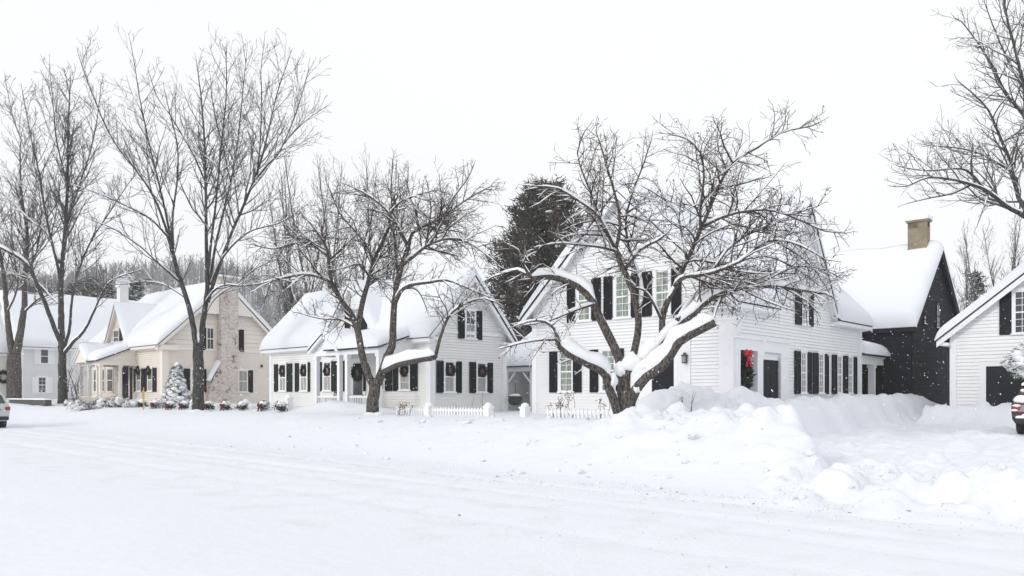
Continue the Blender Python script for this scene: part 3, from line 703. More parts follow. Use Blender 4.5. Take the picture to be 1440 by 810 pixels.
top.hexa(lo+[(p[0], p[1], p[2]+.07) for p in lo])
snow_slab(sn, (-2.36, e0_-.05, ph+.06), (-2.36, e1_, ph+.06), (0, e1_, ph+.82), (0, e0_-.05, ph+.82), .42, round_e1=False, seed=37, R_=.45)
mb = MB(); mb.tri((-2.0, b0-.1, ph), (0, b0-.1, ph), (0, b0-.1, ph+.72)); mb.build('porch_gusset', 'trim', H.root)
top.build('porch_roof', 'roof_edge', H.root); sn.build('porch_roof_snow', 'roof_snow', H.root, True); rb.build('porch_rake', 'trim', H.root)
mb = MB()
for u0, u1 in ((a0+.1, a1-.1), (b0+.1, H.u(pf, 490)-.1)):
    mb.box(-2.04, -1.96, u0, u1, 1.62, 1.70); mb.box(-2.04, -1.96, u0, u1, 1.0, 1.06)
    n = int((u1-u0)/.13)
    for i in range(n): uu = u0+(i+.5)*(u1-u0)/n; mb.box(-2.02, -1.98, uu-.02, uu+.02, 1.06, 1.62)
mb.build('porch_railing', 'trim', H.root)
mb = MB(); mb.box(-2.1, 0, b0, a1, .5, .92); mb.build('porch_floor', 'stone_dark', H.root)
zdo = H.z(f, 505, 508)
dA, dB = H.u(f, 513), H.u(f, 496)
mb = MB(); H.wbox(mb, f, dA-.12, dA, .9, zdo, .024, .07); H.wbox(mb, f, dB, dB+.12, .9, zdo, .024, .07); H.wbox(mb, f, dA-.12, dB+.12, zdo, zdo+.14, .024, .07); mb.build('door_surround', 'trim', H.root)
mb = MB(); H.wbox(mb, f, dA, dB, .92, zdo, .02, .058); d_ = mb.build('door', 'trim', H.root)
mb = MB(); H.wbox(mb, f, dA+.12, dB-.12, 1.75, zdo-.12, .058, .064); H.wbox(mb, f, dA+.12, dB-.12, 1.05, 1.6, .058, .064); mb.build('pane', 'glass_dark', d_)
mb = MB(); H.wbox(mb, f, dA+.05, dA+.09, 1.62, 1.78, .05, .09); mb.build('handle', 'metal', d_)
H.shutter(f, X4(650), X4(664), za, zb); 
PH = H

# ---- link building between those two
H = House('link_shed', 'small grey breezeway with braced opening between the two white houses', 757, 41.5, 'grey_paint', 'trim', 'shutter', 'shed')
w_ = ('f', 0.0)
uL, uR = H.u(w_, 709), H.u(w_, 752); zo = H.z(w_, 730, 523); 
o0, o1 = H.u(w_, 746.5), H.u(w_, 716)
H.siding(w_, uR, uL, Z0, zo+.25, holes=[(o0, o1, 0, zo)], m='grey_paint')
mb = MB(); H.wbox(mb, w_, uR, uL, zo+.02, zo+.32, .03, .08); H.wbox(mb, w_, o0-.14, o0, Z0, zo+.02, .03, .08); H.wbox(mb, w_, o1, o1+.14, Z0, zo+.02, .03, .08)
for sg, uu in ((1, o0), (-1, o1)):
    mb.hexa([(-.08, uu, zo-.62), (-.02, uu, zo-.62), (-.02, uu, zo-.50), (-.08, uu, zo-.50), (-.08, uu+sg*.5, zo-.1), (-.02, uu+sg*.5, zo-.1), (-.02, uu+sg*.5, zo+.03), (-.08, uu+sg*.5, zo+.03)])
mb.build('brace', 'trim', H.root)
mb = MB(); dp = 1.6
mb.quad((dp, o0-.3, Z0), (dp, o1+.3, Z0), (dp, o1+.3, zo+.3), (dp, o0-.3, zo+.3)); mb.quad((0, o1+.01, Z0), (dp, o1+.01, Z0), (dp, o1+.01, zo+.3), (0, o1+.01, zo+.3)); mb.quad((0, o0-.01, Z0), (dp, o0-.01, Z0), (dp, o0-.01, zo+.3), (0, o0-.01, zo+.3)); mb.quad((0, o0, zo+.05), (dp, o0, zo+.05), (dp, o1, zo+.05), (0, o1, zo+.05))
mb.build('recess_wall', 'grey_paint', H.root)
bw_ = ('f', dp)
da_, db_ = H.u(bw_, 741.5), H.u(bw_, 731); 
mb = MB(); H.wbox(mb, bw_, da_, db_, Z0, H.z(bw_, 735, 530), .0, .05); d_ = mb.build('door', 'trim', H.root)
mb = MB(); H.wbox(mb, bw_, da_+.08, db_-.08, H.z(bw_, 735, 556), H.z(bw_, 735, 532), .05, .056); mb.build('pane', 'blue_glass', d_)
top = MB(); sn = MB(); zr = zo+.34
lo = [(-.4, uR-.3, zr-.1), (-.4, uL+.2, zr-.1), (3, uL+.2, zr+2.0), (3, uR-.3, zr+2.0)]
top.hexa(lo+[(p[0], p[1], p[2]+.08) for p in lo]); top.build('roof', 'roof_edge', H.root)
snow_slab(sn, (-.45, uR-.3, zr-.03), (-.45, uL+.25, zr-.03), (3, uL+.25, zr+2.08), (3, uR-.3, zr+2.08), .4, seed=41); sn.build('roof_snow', 'roof_snow', H.root, True)
H.plain([[(3, uR, Z0), (3, uL, Z0), (3, uL, zr+1.9), (3, uR, zr+1.9)], [(0, uL, Z0), (3, uL, Z0), (3, uL, zr+1.9), (0, uL, zr)]])
LK = H

# ---- cream house with brick chimney
H = House('cream_house', 'cream clapboard house with peeling painted brick chimney on its gable end', 229, 51.6, 'cream_paint', 'cream_trim', 'shutter')
Lb4, La4, ez4, sl4 = 8.4, 12.6, 5.5, .93
f, sd = ('f', 0.0), ('s', 0.0); pk4 = ez4+sl4*Lb4/2
zband = H.z(sd, 340, 494)
H.siding(f, 0, La4, Z0, ez4); H.siding(sd, 0, Lb4, Z0, zband, pitch=.13); H.siding(sd, 0, Lb4, zband, ez4, pitch=.3)
H.siding(sd, 0, Lb4, ez4, pk4, lim=lambda z: ((z-ez4)/sl4, Lb4-(z-ez4)/sl4), pitch=.3)
H.plain([[(Lb4, 0, Z0), (Lb4, La4, Z0), (Lb4, La4, ez4), (Lb4, 0, ez4)], [(0, La4, Z0), (Lb4, La4, Z0), (Lb4, La4, ez4), (Lb4/2, La4, pk4), (0, La4, ez4)]])
cd = H.u(f, 167.5)
H.gable_roof('y', Lb4, La4, ez4, sl4, ov=.5, rk=.45, T=.5, seed=43, gap=(cd-2.0, cd+2.0))
H.corner(Z0, ez4-.35, .34)
mb = MB(); H.wbox(mb, sd, 0, Lb4, zband-.08, zband+.08, .024, .075); mb.build('band_board', 'cream_trim', H.root)
mb = MB(); H.wbox(mb, sd, -.5, .9, ez4-.75, ez4-.45, 0, .45); H.wbox(mb, f, 0, La4, ez4-.55, ez4-.1, .024, .07); mb.build('cornice_return', 'cream_trim', H.root)
# gable brackets
mb = MB()
for sg in (-1, 1):
    c = Lb4/2; mb = MB()
    mb.hexa([(c+sg*.5, -.43, pk4-2.05), (c+sg*.5, -.38, pk4-2.05), (c+sg*2.0, -.38, pk4-2.05), (c+sg*2.0, -.43, pk4-2.05), (c+sg*.5, -.43, pk4-.5), (c+sg*.5, -.38, pk4-.5), (c+sg*.9, -.38, pk4-.7), (c+sg*.9, -.43, pk4-.7)])
    mb.build('gable_panel', 'cream_trim', H.root)
X3 = lambda q: 230+q/3.857
za, zb = H.z(sd, 341, 552), H.z(sd, 341, 520.5)
for a, b in ((108, 140), (218, 230), (378, 402), (455, 482)): H.shutter(sd, X3(a), X3(b), za, zb)
for a, b in ((150, 208), (405, 452)): H.window(sd, X3(a), X3(b), za+.04, zb-.03, 2, 1, 'glass_curtain')
za, zb = H.z(sd, 330, 494.5), H.z(sd, 330, 463)
H.window(sd, X3(232), X3(271), za+.05, zb-.02, 2, 1, 'glass_dark'); H.window(sd, X3(370), X3(401), za+.05, zb-.02, 2, 1, 'glass_dark'); H.shutter(sd, X3(404), X3(433), za, zb); H.shutter(sd, X3(200), X3(229), za, zb)
mb = MB(); H.wbox(mb, sd, H.u(sd, 366), H.u(sd, 368.5), H.z(sd, 367, 516.5), H.z(sd, 367, 513), .02, .12); mb.build('wall_vent', 'metal', H.root)
# chimney on the wall
cu0, cu1, cu2 = H.u(sd, 305), H.u(sd, 329), H.u(sd, 297)
zsh = H.z(sd, 310, 530); ztop = H.z(sd, 315, 392)
mb = MB(); H.wbox(mb, sd, cu0, cu1, Z0, ztop, .03, .62); H.wbox(mb, sd, cu0-.08, cu1+.08, ztop-.45, ztop-.12, .0, .70); H.wbox(mb, sd, cu0-.15, cu1+.15, ztop-.12, ztop, -.05, .78)
P = H.P
mb.hexa([P(sd, cu2-.55, .03, Z0), P(sd, cu0, .03, Z0), P(sd, cu0, .60, Z0), P(sd, cu2-.55, .60, Z0), P(sd, cu2-.1, .03, zsh), P(sd, cu0, .03, zsh+1.0), P(sd, cu0, .60, zsh+1.0), P(sd, cu2-.1, .60, zsh)])
chim = mb.build('chimney', 'brick', H.root)
sn = MB(); snow_slab(sn, P(sd, cu0-.18, .8, ztop), P(sd, cu1+.18, .8, ztop), P(sd, cu1+.18, -.08, ztop), P(sd, cu0-.18, -.08, ztop), .16, round_ridge=True, res=.15, R_=.2)
sn.build('chimney_snow', 'roof_snow', chim, True); sn = MB()
snow_slab(sn, P(sd, cu2-.35, .64, zsh-.3), P(sd, cu2-.35, .0, zsh-.3), P(sd, cu0-.02, .0, zsh+1.0), P(sd, cu0-.02, .64, zsh+1.0), .22, res=.15, R_=.25, seed=6)
sn.build('shoulder_snow', 'roof_snow', chim, True)
# front dormer
cd = H.u(f, 167.5)
H.dormer('y', cd, 2.0, ez4-.15, ez4+2.75, ez4, sl4, T=.3, seed=47)
za, zb = H.z(f, 170, 484), H.z(f, 170, 462)
H.window(f, 161, 168, za, zb-.1, 1, 1, 'glass_dark', cas=.05); H.shutter(f, 169.5, 178, za, zb)
# front pair of windows
X2 = lambda q: 100+q/4.5
za, zb = H.z(f, 205, 551), H.z(f, 205, 518)
for a, b in ((403, 417), (450, 468), (470, 488), (522, 545)): H.shutter(f, X2(a), X2(b), za, zb)
for a, b in ((419, 447), (490, 519)): H.window(f, X2(a), X2(b), za+.04, zb-.03, 1, 1, 'glass_dark', low='glass_curtain', cas=.04)
# second small chimney on the far ridge
mb = MB(); yy = H.u(('f', Lb4/2), 172.5); zcb = pk4-.6
mb.box(Lb4/2-.35, Lb4/2+.35, yy-.35, yy+.35, zcb, pk4+1.6); mb.box(Lb4/2-.45, Lb4/2+.45, yy-.45, yy+.45, pk4+1.6, pk4+1.75)
for a in (-.4, .3):
    for b in (-.4, .3): mb.box(Lb4/2+a, Lb4/2+a+.1, yy+b, yy+b+.1, pk4+1.75, pk4+2.05)
mb.box(Lb4/2-.48, Lb4/2+.48, yy-.48, yy+.48, pk4+2.05, pk4+2.13)
c2 = mb.build('chimney', 'trim', H.root)
sn = MB(); sn.blob((Lb4/2, yy, pk4+2.15), .55, .55, .5, 3, .1); sn.build('chimney_snow', 'roof_snow', c2, True)
# porch on the left
q = 2.3; t0 = H.u(f, 191); t1 = t0+3.7; pfr = ('f', -q)
zbm = H.z(pfr, 142, 513)
posts = [(-q, t0), (-q, t0+.55), (-q, t0+2.1), (-q, t1), (-q*.5, t1), (-q*.45, t0)]
for (x, y) in posts:
    mb = MB(); mb.box(x-.09, x+.09, y-.09, y+.09, Z0, zbm); mb.box(x-.13, x+.13, y-.13, y+.13, zbm-.15, zbm-.001); mb.build('porch_post', 'cream_trim', H.root)
mb = MB(); mb.box(-q-.12, -q+.12, t0-.12, t1+.12, zbm, zbm+.3); mb.box(-q+.12, -.03, t0-.12, t0+.12, zbm, zbm+.3); mb.box(-q+.12, -.03, t1-.12, t1+.12, zbm, zbm+.3)
mb.build('porch_beam', 'cream_trim', H.root)
zr0 = zbm+.32; zr1 = zr0+1.0
mb = MB(); mb.hexa([(-q-.1, t0-.05, zr0-.02), (-.03, t0-.05, zr0-.02), (-.03, t0+.05, zr0-.02), (-q-.1, t0+.05, zr0-.02), (-q-.1, t0-.05, zr0+.0), (-.03, t0-.05, zr1-.04), (-.03, t0+.05, zr1-.04), (-q-.1, t0+.05, zr0+.0)]); mb.build('porch_gusset', 'cream_trim', H.root)
top = MB(); sn = MB()
lo = [(-q-.35, t0-.25, zr0-.1), (-q-.35, t1+.25, zr0-.1), (0, t1+.25, zr1), (0, t0-.25, zr1)]
top.hexa(lo+[(p[0], p[1], p[2]+.08) for p in lo])
snow_slab(sn, (-q-.4, t0-.3, zr0-.03), (-q-.4, t1+.3, zr0-.03), (0, t1+.3, zr1+.08), (0, t0-.3, zr1+.08), .45, seed=51)
gm = t0+2.4; gh = 1.25; rbx = MB()
for sg in (-1, 1):
    rbx.hexa([(-q-.57, gm+sg*gh, zr0-.22), (-q-.57, gm, zr0+.83), (-q-.50, gm, zr0+.83), (-q-.50, gm+sg*gh, zr0-.22), (-q-.57, gm+sg*gh, zr0-.03), (-q-.57, gm, zr0+1.01), (-q-.50, gm, zr0+1.01), (-q-.50, gm+sg*gh, zr0-.03)])
    lo = [(-q-.55, gm+sg*gh, zr0-.1), (-q-.55, gm, zr0+.95), (-.6, gm, zr0+.95), (-.6, gm+sg*gh, zr0-.1)]
    top.hexa(lo+[(p[0], p[1], p[2]+.07) for p in lo])
    snow_slab(sn, (-q-.6, gm+sg*(gh+.05), zr0-.04), (-.6, gm+sg*(gh+.05), zr0-.04), (-.6, gm, zr0+1.02), (-q-.6, gm, zr0+1.02), .32, seed=53+sg, round_e1=False, R_=.35)
top.build('porch_roof', 'roof_edge', H.root); sn.build('porch_roof_snow', 'roof_snow', H.root, True)
rbx.build('porch_rake', 'cream_trim', H.root)
mb = MB(); mb.tri((-q-.48, gm-gh+.1, zr0-.12), (-q-.48, gm+gh-.1, zr0-.12), (-q-.48, gm, zr0+.85)); mb.build('pediment', 'cream_trim', H.root)
mb = MB()
for (xa, ya, xb, yb2) in ((-q, t0+.6, -q, t1),):
    mb.box(-q-.04, -q+.04, ya, yb2, 1.60, 1.68); mb.box(-q-.04, -q+.04, ya, yb2, .95, 1.0)
    n = int((yb2-ya)/.14)
    for i in range(n): yy = ya+(i+.5)*(yb2-ya)/n; mb.box(-q-.02, -q+.02, yy-.03, yy+.03, 1.0, 1.6)
mb.build('porch_railing', 'cream_trim', H.root)
za, zb = 1.2, 3.15
zw0, zw1 = H.z(f, 150, 551), H.z(f, 150, 519)
for a, b in ((133, 140), (143.5, 148), (152, 160)):
    H.window(f, a, b, zw0, zw1, 1, 1, 'glass_dark', cas=.07)
da, db = H.u(f, 181), H.u(f, 169)
mb = MB(); H.wbox(mb, f, da, db, .8, zw1+.1, .02, .06); H.wbox(mb, f, da+.12, db-.12, 1.8, zw1-.05, .06, .07); dd = mb.build('door', 'door_dark', H.root)
mb = MB(); H.wbox(mb, f, da+.05, da+.09, 1.7, 1.85, .07, .1); mb.build('handle', 'metal', dd)
mb = MB(); H.wbox(mb, f, H.u(f, 187), H.u(f, 184), 1.0, zw1, .048, .08); mb.build('shutter', 'shutter', H.root)
CH = H

# ---- pale grey house far left
H = House('grey_house', 'pale grey two-storey house with white shutters behind the left street trees', 27, 72, 'grey_paint', 'trim', 'shutter_white')
w_ = ('s', 0.0); Lb5, La5, ez5, sl5 = 16, 10, 6.7, .95
H.siding(w_, 0, Lb5, Z0, ez5, pitch=.16); H.siding(('f', 0.0), 0, La5, Z0, ez5, pitch=.16)
pk5 = ez5+sl5*La5/2
H.plain([[(0, La5, Z0), (Lb5, La5, Z0), (Lb5, La5, ez5), (0, La5, ez5)], [(Lb5, 0, Z0), (Lb5, La5, Z0), (Lb5, La5, ez5), (Lb5, La5/2, pk5), (Lb5, 0, ez5)], [(0, 0, ez5), (0, La5, ez5), (0, La5/2, pk5)]])
H.gable_roof('x', La5, Lb5, ez5, sl5, ov=.5, rk=.4, T=.5, seed=61)
H.corner(Z0, ez5-.3, .3)
X1 = lambda q: q/4.05
za, zb = H.z(w_, 60, 512), H.z(w_, 60, 490)
for a, b in ((195, 225), (279, 310), (402, 430), (447, 472)): H.shutter(w_, X1(a), X1(b), za, zb)
for a, b in ((229, 275), (432, 445)): H.window(w_, X1(a), X1(b), za+.04, zb-.02, 1, 1, 'glass_dark')
za, zb = H.z(w_, 58, 553), H.z(w_, 58, 530)
for a, b in ((183, 213), (266, 297), (397, 424)): H.shutter(w_, X1(a), X1(b), za, zb)
for a, b in ((217, 261), (370, 394)): H.window(w_, X1(a), X1(b), za+.04, zb-.02, 2, 2, 'glass_dark')
mb = MB()
r0_ = Vector((9.6, 1.6, ez5+sl5*1.6+.3)); r1_ = Vector((12.6, 3.4, ez5+sl5*3.4+.3))
mb.tube([r0_, r1_], [.22, .22], 6); mb.build('roof_pipe', 'metal', H.root)
mb = MB(); mb.box(2.0, 2.7, 4.6, 5.4, pk5-.8, pk5+1.0); mb.build('chimney', 'stone_dark', H.root)

H = House('yellow_house', 'pale yellow house corner with a wreath cut off by the left edge', -62, 58, 'far_cream', 'trim', 'shutter')
Lb6, La6, ez6 = 3.4, 9, 5.2
H.siding(('f', 0.0), 0, La6, Z0, ez6, pitch=.16); H.siding(('s', 0.0), 0, Lb6, Z0, ez6, pitch=.16)
H.siding(('f', 0.0), 0, La6, ez6, ez6+.9*La6/2, lim=lambda z: ((z-ez6)/.9, La6-(z-ez6)/.9), pitch=.16)
H.plain([[(0, La6, Z0), (Lb6, La6, Z0), (Lb6, La6, ez6), (0, La6, ez6)], [(Lb6, 0, Z0), (Lb6, La6, Z0), (Lb6, La6, ez6), (Lb6, La6/2, ez6+.9*La6/2), (Lb6, 0, ez6)]])
H.gable_roof('x', La6, Lb6, ez6, .9, T=.45, seed=67, ov=.25, rk=.2)
H.corner(Z0, ez6-.2, .25)
YH = H

# ------------------------------------------------------------------ trees
class Tree:
    def __init__(s, name, label, base, seed, barkm='bark', twigm='twig', group=None, cat='tree', minr=.006, snowk=1.5, sides=(9, 6, 4, 3, 3), up=.06, droop=0.0, wig=.16, dens=(2.2, 3.0, 4.0), lens=(.42, .45, .5), maxl=3, twist=(30, 62), berries=0, thin=.8, klk=1.0):
        s.thin = thin; s.klk = klk
        s.root = thing(name, label, cat, base, 0, group); s.b = Vector(base); s.r = random.Random(seed)
        s.trunk, s.crown, s.snow, s.berr = MB(), MB(), MB(), MB()
        s.barkm, s.twigm, s.minr, s.snowk, s.sides = barkm, twigm, minr, snowk, sides
        s.up, s.droop, s.wig, s.dens, s.lens, s.maxl, s.twist, s.nb = up, droop, wig, dens, lens, maxl, twist, berries
    def rv(s): return Vector((s.r.gauss(0, 1), s.r.gauss(0, 1), s.r.gauss(0, 1)))
    def emit(s, pts, rad, lvl):
        (s.trunk if lvl == 0 else s.crown).tube(pts, rad, s.sides[min(lvl, 4)], cap=(lvl < 2))
        if s.snowk > 0 and lvl <= 2:
            run = []
            for i in range(len(pts)):
                d = pts[min(i+1, len(pts)-1)]-pts[max(i-1, 0)]
                if d.length < 1e-5: continue
                d.normalize(); hz = math.sqrt(max(0, 1-d.z*d.z)); r = rad[i]
                k = min(1, max(0, (hz-.30)/.48))
                gap = mnoise.noise(pts[i]*1.3+Vector((s.b.x, 0, 0)))
                if lvl > 0: k *= max(0, .75+gap*1.2) if lvl == 1 else max(0, .35+gap*1.6)
                else: k *= max(.25, .9+gap*.5)
                if lvl == 2 and r < s.minr*1.1: k *= .8
                if k > .08: run.append((pts[i]+Vector((0, 0, r*.75)), r*.92*min(1, .5+k)+.004, r*s.snowk*k+.012*k))
                else:
                    if len(run) > 1: s._flush(run)
                    run = []
            if len(run) > 1: s._flush(run)
    def _flush(s, run):
        p, l, h = [list(t) for t in zip(*run)]
        h[0] *= .3; h[-1] *= .3; l[0] *= .7; l[-1] *= .7
        s.snow.snowtube(p, l, h, 7 if max(l) > .05 else 5)
    def smooth(s, pts, rad, step):
        """Catmull-Rom through the traced joints with small crookedness"""
        P_ = [pts[0]]+pts+[pts[-1]]; op, orad = [], []
        for i in range(len(pts)-1):
            a, b, c, d = P_[i], P_[i+1], P_[i+2], P_[i+3]
            n = max(2, int((c-b).length/step))
            for j in range(n):
                t = j/n
                q = .5*((2*b)+(c-a)*t+(2*a-5*b+4*c-d)*t*t+(3*b-a-3*c+d)*t**3)
                op.append(q); orad.append(rad[i]+(rad[i+1]-rad[i])*t)
        op.append(pts[-1]); orad.append(rad[-1])
        for i in range(1, len(op)-1):
            op[i] = op[i]+s.rv()*min(orad[i]*.10, .012); orad[i] *= s.r.uniform(.97, 1.04)
        return op, orad
    def limb(s, pts, r0, r1, kids=True, lo=.15, lvl=0, kd=1.0, kl=None, step=.3, tip=True, sk=None):
        """pts: world points"""
        pts = [p-s.b for p in pts]; n = len(pts)
        r0 *= s.thin; r1 *= s.thin; kl = kl*s.klk if kl else kl
        rad = [r0+(r1-r0)*(i/(n-1))**.8 for i in range(n)]
        s.keep = s.snowk; s.snowk = sk or s.snowk
        P_, R_ = s.smooth(pts, rad, step); s.emit(P_, R_, lvl); s.snowk = s.keep
        if kids: s.kids(P_, R_, lvl, lo, kd, kl)
        if tip:
            d = (P_[-1]-P_[-2]).normalized(); s.branch(P_[-1], d, (kl or 1.3)*s.r.uniform(.2, .38), R_[-1]*.95, 1)
    def kids(s, P_, R_, lvl, lo, kd=1.0, kl=None):
        L = sum((P_[i+1]-P_[i]).length for i in range(len(P_)-1))
        n = max(1, int(L*s.dens[min(lvl, 2)]*kd*s.r.uniform(.8, 1.2)))
        for k in range(n):
            fr = lo+(1-lo)*((k+s.r.random())/n); x = fr*(len(P_)-1); i = min(int(x), len(P_)-2); t = x-i
            p = P_[i].lerp(P_[i+1], t); r = R_[i]+(R_[i+1]-R_[i])*t
            d = (P_[i+1]-P_[i]).normalized()
            ax = d.cross(s.rv()); 
            if ax.length < .01: continue
            ax.normalize()
            cd = Matrix.Rotation(math.radians(s.r.uniform(*s.twist)), 3, ax) @ d
            if lvl == 0 and cd.z < -.2 and s.droop < .05: cd.z *= -.4
            base = kl if (kl and lvl == 0) else L
            ln = (kl*s.r.uniform(.55, 1.25)*(1.28-.83*fr) if (kl and lvl == 0) else L*s.lens[min(lvl, 2)]*s.r.uniform(.5, 1.2)*(1.2-.6*fr))
            if ln < .12: continue
            s.branch(p, cd, ln, max(s.minr, min(r*.62, ln*.018+s.minr*.6)), lvl+1)
    def branch(s, p, d, L, r, lvl):
        n = max(2, min(9, int(L/(.22 if lvl > 1 else .3)))); st = L/n
        P_, R_ = [p], [r]; d = d.normalized(); r1 = max(s.minr*.75, r*.35)
        for i in range(n):
            d = (d+s.rv()*s.wig+Vector((0, 0, s.up-s.droop*(i/n)))).normalized()
            p = p+d*st; P_.append(p); R_.append(r+(r1-r)*((i+1)/n))
        s.emit(P_, R_, lvl)
        if lvl < s.maxl and L > .25: s.kids(P_, R_, lvl, .12)
        if s.nb and lvl >= 2 and s.r.random() < s.nb:
            q = P_[-1]; a = .022; s.berr.blob((q.x, q.y, q.z-.03), a, a, a*1.3, 0, 0, 5, 3)
    def done(s):
        rb_ = max([math.hypot(v[0], v[1]) for v in s.trunk.v if v[2] < .5] or [.2])
        if s.maxl and rb_ > .15: s.snow.blob((0, 0, .12), rb_*1.5, rb_*1.5, .16, s.b.x, .5, 18, 6)
        s.trunk.build('trunk', s.barkm, s.root, True); s.crown.build('crown', s.twigm, s.root, True)
        if s.snow.v: s.snow.build('snow_cover', 'branch_snow', s.root, True)
        if s.berr.v: s.berr.build('dry_fruit', 'berry', s.root, True)
        return s.root

def L_(Y, pts):                                     # traced joints (px, py, depth offset) -> world
    return [at(a, b, Y+(c[0] if c else 0)) for (a, b, *c) in pts]
GS = 'street trees along the verge'

# central old apple tree
Y = 23.0; b = at(879, 592, Y); m_ = Y/F
T = Tree('apple_tree', 'broad old forked tree with thick snow on its low limbs before the white house', (b.x, b.y, gz(b.x, b.y)-.15), 3, 'bark', 'twig', GS, minr=.0065, snowk=1.9, droop=.10, up=.035, wig=.20, dens=(4.6, 5.4, 5.4), lens=(.50, .58, .55), twist=(34, 72), berries=.05, thin=.75)
T.limb(L_(Y, [(879, 600, 0), (879, 575, 0), (880, 548, 0), (880, 522, 0)]), 21*m_, 15*m_, kids=False, tip=False)
T.limb(L_(Y, [(872, 590, -.1), (864, 565, -.25), (856, 542, -.4), (851, 528, -.5), (838, 516, -.7), (810, 505, -.9), (789, 490, -1.0), (785, 478, -1.0)]), 9.5*m_, 5.5*m_, lo=.6, kd=.5, kl=1.0, tip=False, sk=3.4)
T.limb(L_(Y, [(785, 478, -1), (779, 462, -1.1), (765, 452, -1.2), (745, 452, -1.3), (722, 460, -1.4)]), 3.2*m_, 1.3*m_, lo=.2, kd=.9, kl=.8)
T.limb(L_(Y, [(785, 478, -1), (765, 478, -1.1), (735, 482, -1.3), (712, 488, -1.4)]), 2.4*m_, 1.0*m_, lo=.2, kl=.7)
T.limb(L_(Y, [(876, 535, 0), (871, 505, .1), (855, 470, .2), (840, 438, .3), (825, 412, .3), (800, 396, .2), (772, 388, .1), (748, 392, 0)]), 10*m_, 5.5*m_, lo=.6, kd=.7, kl=1.3, tip=False, sk=2.7)
T.limb(L_(Y, [(748, 392, 0), (735, 372, -.1), (728, 352, -.3), (715, 345, -.5)]), 3.5*m_, 1.2*m_, lo=.1, kl=1.0)
T.limb(L_(Y, [(748, 392, 0), (728, 380, .2), (705, 385, .5), (682, 395, .8)]), 3*m_, 1.0*m_, lo=.1, kl=1.0)
T.limb(L_(Y, [(836, 428, .3), (820, 432, -.2), (800, 440, -.5), (770, 452, -.8), (735, 458, -1)]), 3*m_, 1.1*m_, lo=.2, kl=.9)
T.limb(L_(Y, [(880, 540, 0), (890, 505, .3), (896, 470, .5), (897, 440, .6), (890, 410, .7), (880, 385, .8), (872, 368, .9), (866, 350, 1)]), 8*m_, 5*m_, lo=.6, kd=.6, kl=1.3, tip=False)
T.limb(L_(Y, [(930, 482, .1), (915, 492, .1), (900, 508, .1), (888, 525, 0)]), 7*m_, 8*m_, kids=False, tip=False, sk=2.8)
for (qx, qy, qd, ra, rh) in ((888, 512, -.05, .30, .34), (872, 520, -.1, .18, .22), (905, 520, -.25, .30, .26), (862, 535, -.4, .14, .2), (896, 545, -.3, .12, .16)):
    q = at(qx, qy, Y+qd)-T.b; T.snow.blob(q, ra, ra, rh, qx, .5, 14, 9)
T.limb(L_(Y, [(866, 350, 1), (855, 330, .8), (845, 310, .5), (832, 295, .2), (810, 280, 0), (785, 265, -.3), (755, 262, -.6)]), 4.2*m_, 1.2*m_, lo=.1, kl=1.5, kd=1.2)
T.limb(L_(Y, [(866, 350, 1), (872, 320, 1.2), (868, 285, 1.4), (858, 250, 1.5), (848, 215, 1.6), (838, 185, 1.6)]), 3.8*m_, 1.0*m_, lo=.1, kl=1.5, kd=1.2)
T.limb(L_(Y, [(897, 440, .6), (903, 410, 1), (897, 380, 1.5), (885, 350, 1.8), (880, 310, 2.0), (890, 270, 2.2), (905, 230, 2.4), (915, 200, 2.5)]), 4.5*m_, 1.0*m_, lo=.2, kl=1.5, kd=1.1)
T.limb(L_(Y, [(870, 355, 1), (848, 348, .6), (820, 345, .3), (790, 342, -.2), (765, 345, -.5)]), 3*m_, 1.1*m_, lo=.1, kl=1.2)
T.limb(L_(Y, [(880, 378, .8), (900, 352, .4), (925, 338, 0), (935, 330, -.2)]), 3*m_, 1.5*m_, lo=.1, kl=1.2)
T.limb(L_(Y, [(850, 325, .6), (838, 290, .3), (822, 250, .1), (812, 215, 0), (822, 185, 0)]), 2.6*m_, .9*m_, lo=.2, kl=1.2)
# right side
T.limb(L_(Y, [(883, 545, 0), (900, 515, 0), (922, 492, .1), (945, 466, .1), (975, 440, .1), (1000, 420, 0), (1030, 408, -.1), (1065, 402, -.2), (1105, 405, -.3), (1148, 412, -.4)]), 10*m_, 2.6*m_, lo=.45, kl=1.4, kd=1.0, sk=3.0)
T.limb(L_(Y, [(884, 572, 0), (893, 548, -.2), (908, 530, -.4), (930, 514, -.6), (944, 495, -.7), (956, 480, -.8), (980, 466, -.9), (1005, 453, -1)]), 11.5*m_, 8*m_, lo=.8, kd=.3, kl=.6, tip=False, sk=3.6)
T.limb(L_(Y, [(930, 482, .1), (931, 450, .4), (938, 425, .5), (952, 398, .6), (964, 370, .6), (982, 330, .6), (998, 292, .6), (1012, 260, .6), (1030, 229, .5), (1066, 207, .4), (1095, 188, .3), (1142, 177, .2)]), 7*m_, 1.1*m_, lo=.25, kl=1.6, kd=1.1)
T.limb(L_(Y, [(931, 452, .4), (918, 425, -.1), (905, 408, -.4), (893, 405, -.6)]), 2.8*m_, 1.2*m_, lo=.3, kl=.8)
T.limb(L_(Y, [(948, 404, .6), (958, 392, .2), (975, 388, -.1), (1000, 384, -.3), (1040, 368, -.5), (1068, 345, -.6), (1092, 338, -.8), (1125, 345, -1), (1160, 365, -1.1)]), 4.5*m_, 1.1*m_, lo=.2, kl=1.5, kd=1.1)
T.limb(L_(Y, [(952, 450, 0), (975, 420, .6), (1000, 402, 1), (1030, 390, 1.3), (1075, 382, 1.6), (1110, 385, 1.8)]), 4.5*m_, 1.3*m_, lo=.2, kl=1.5)
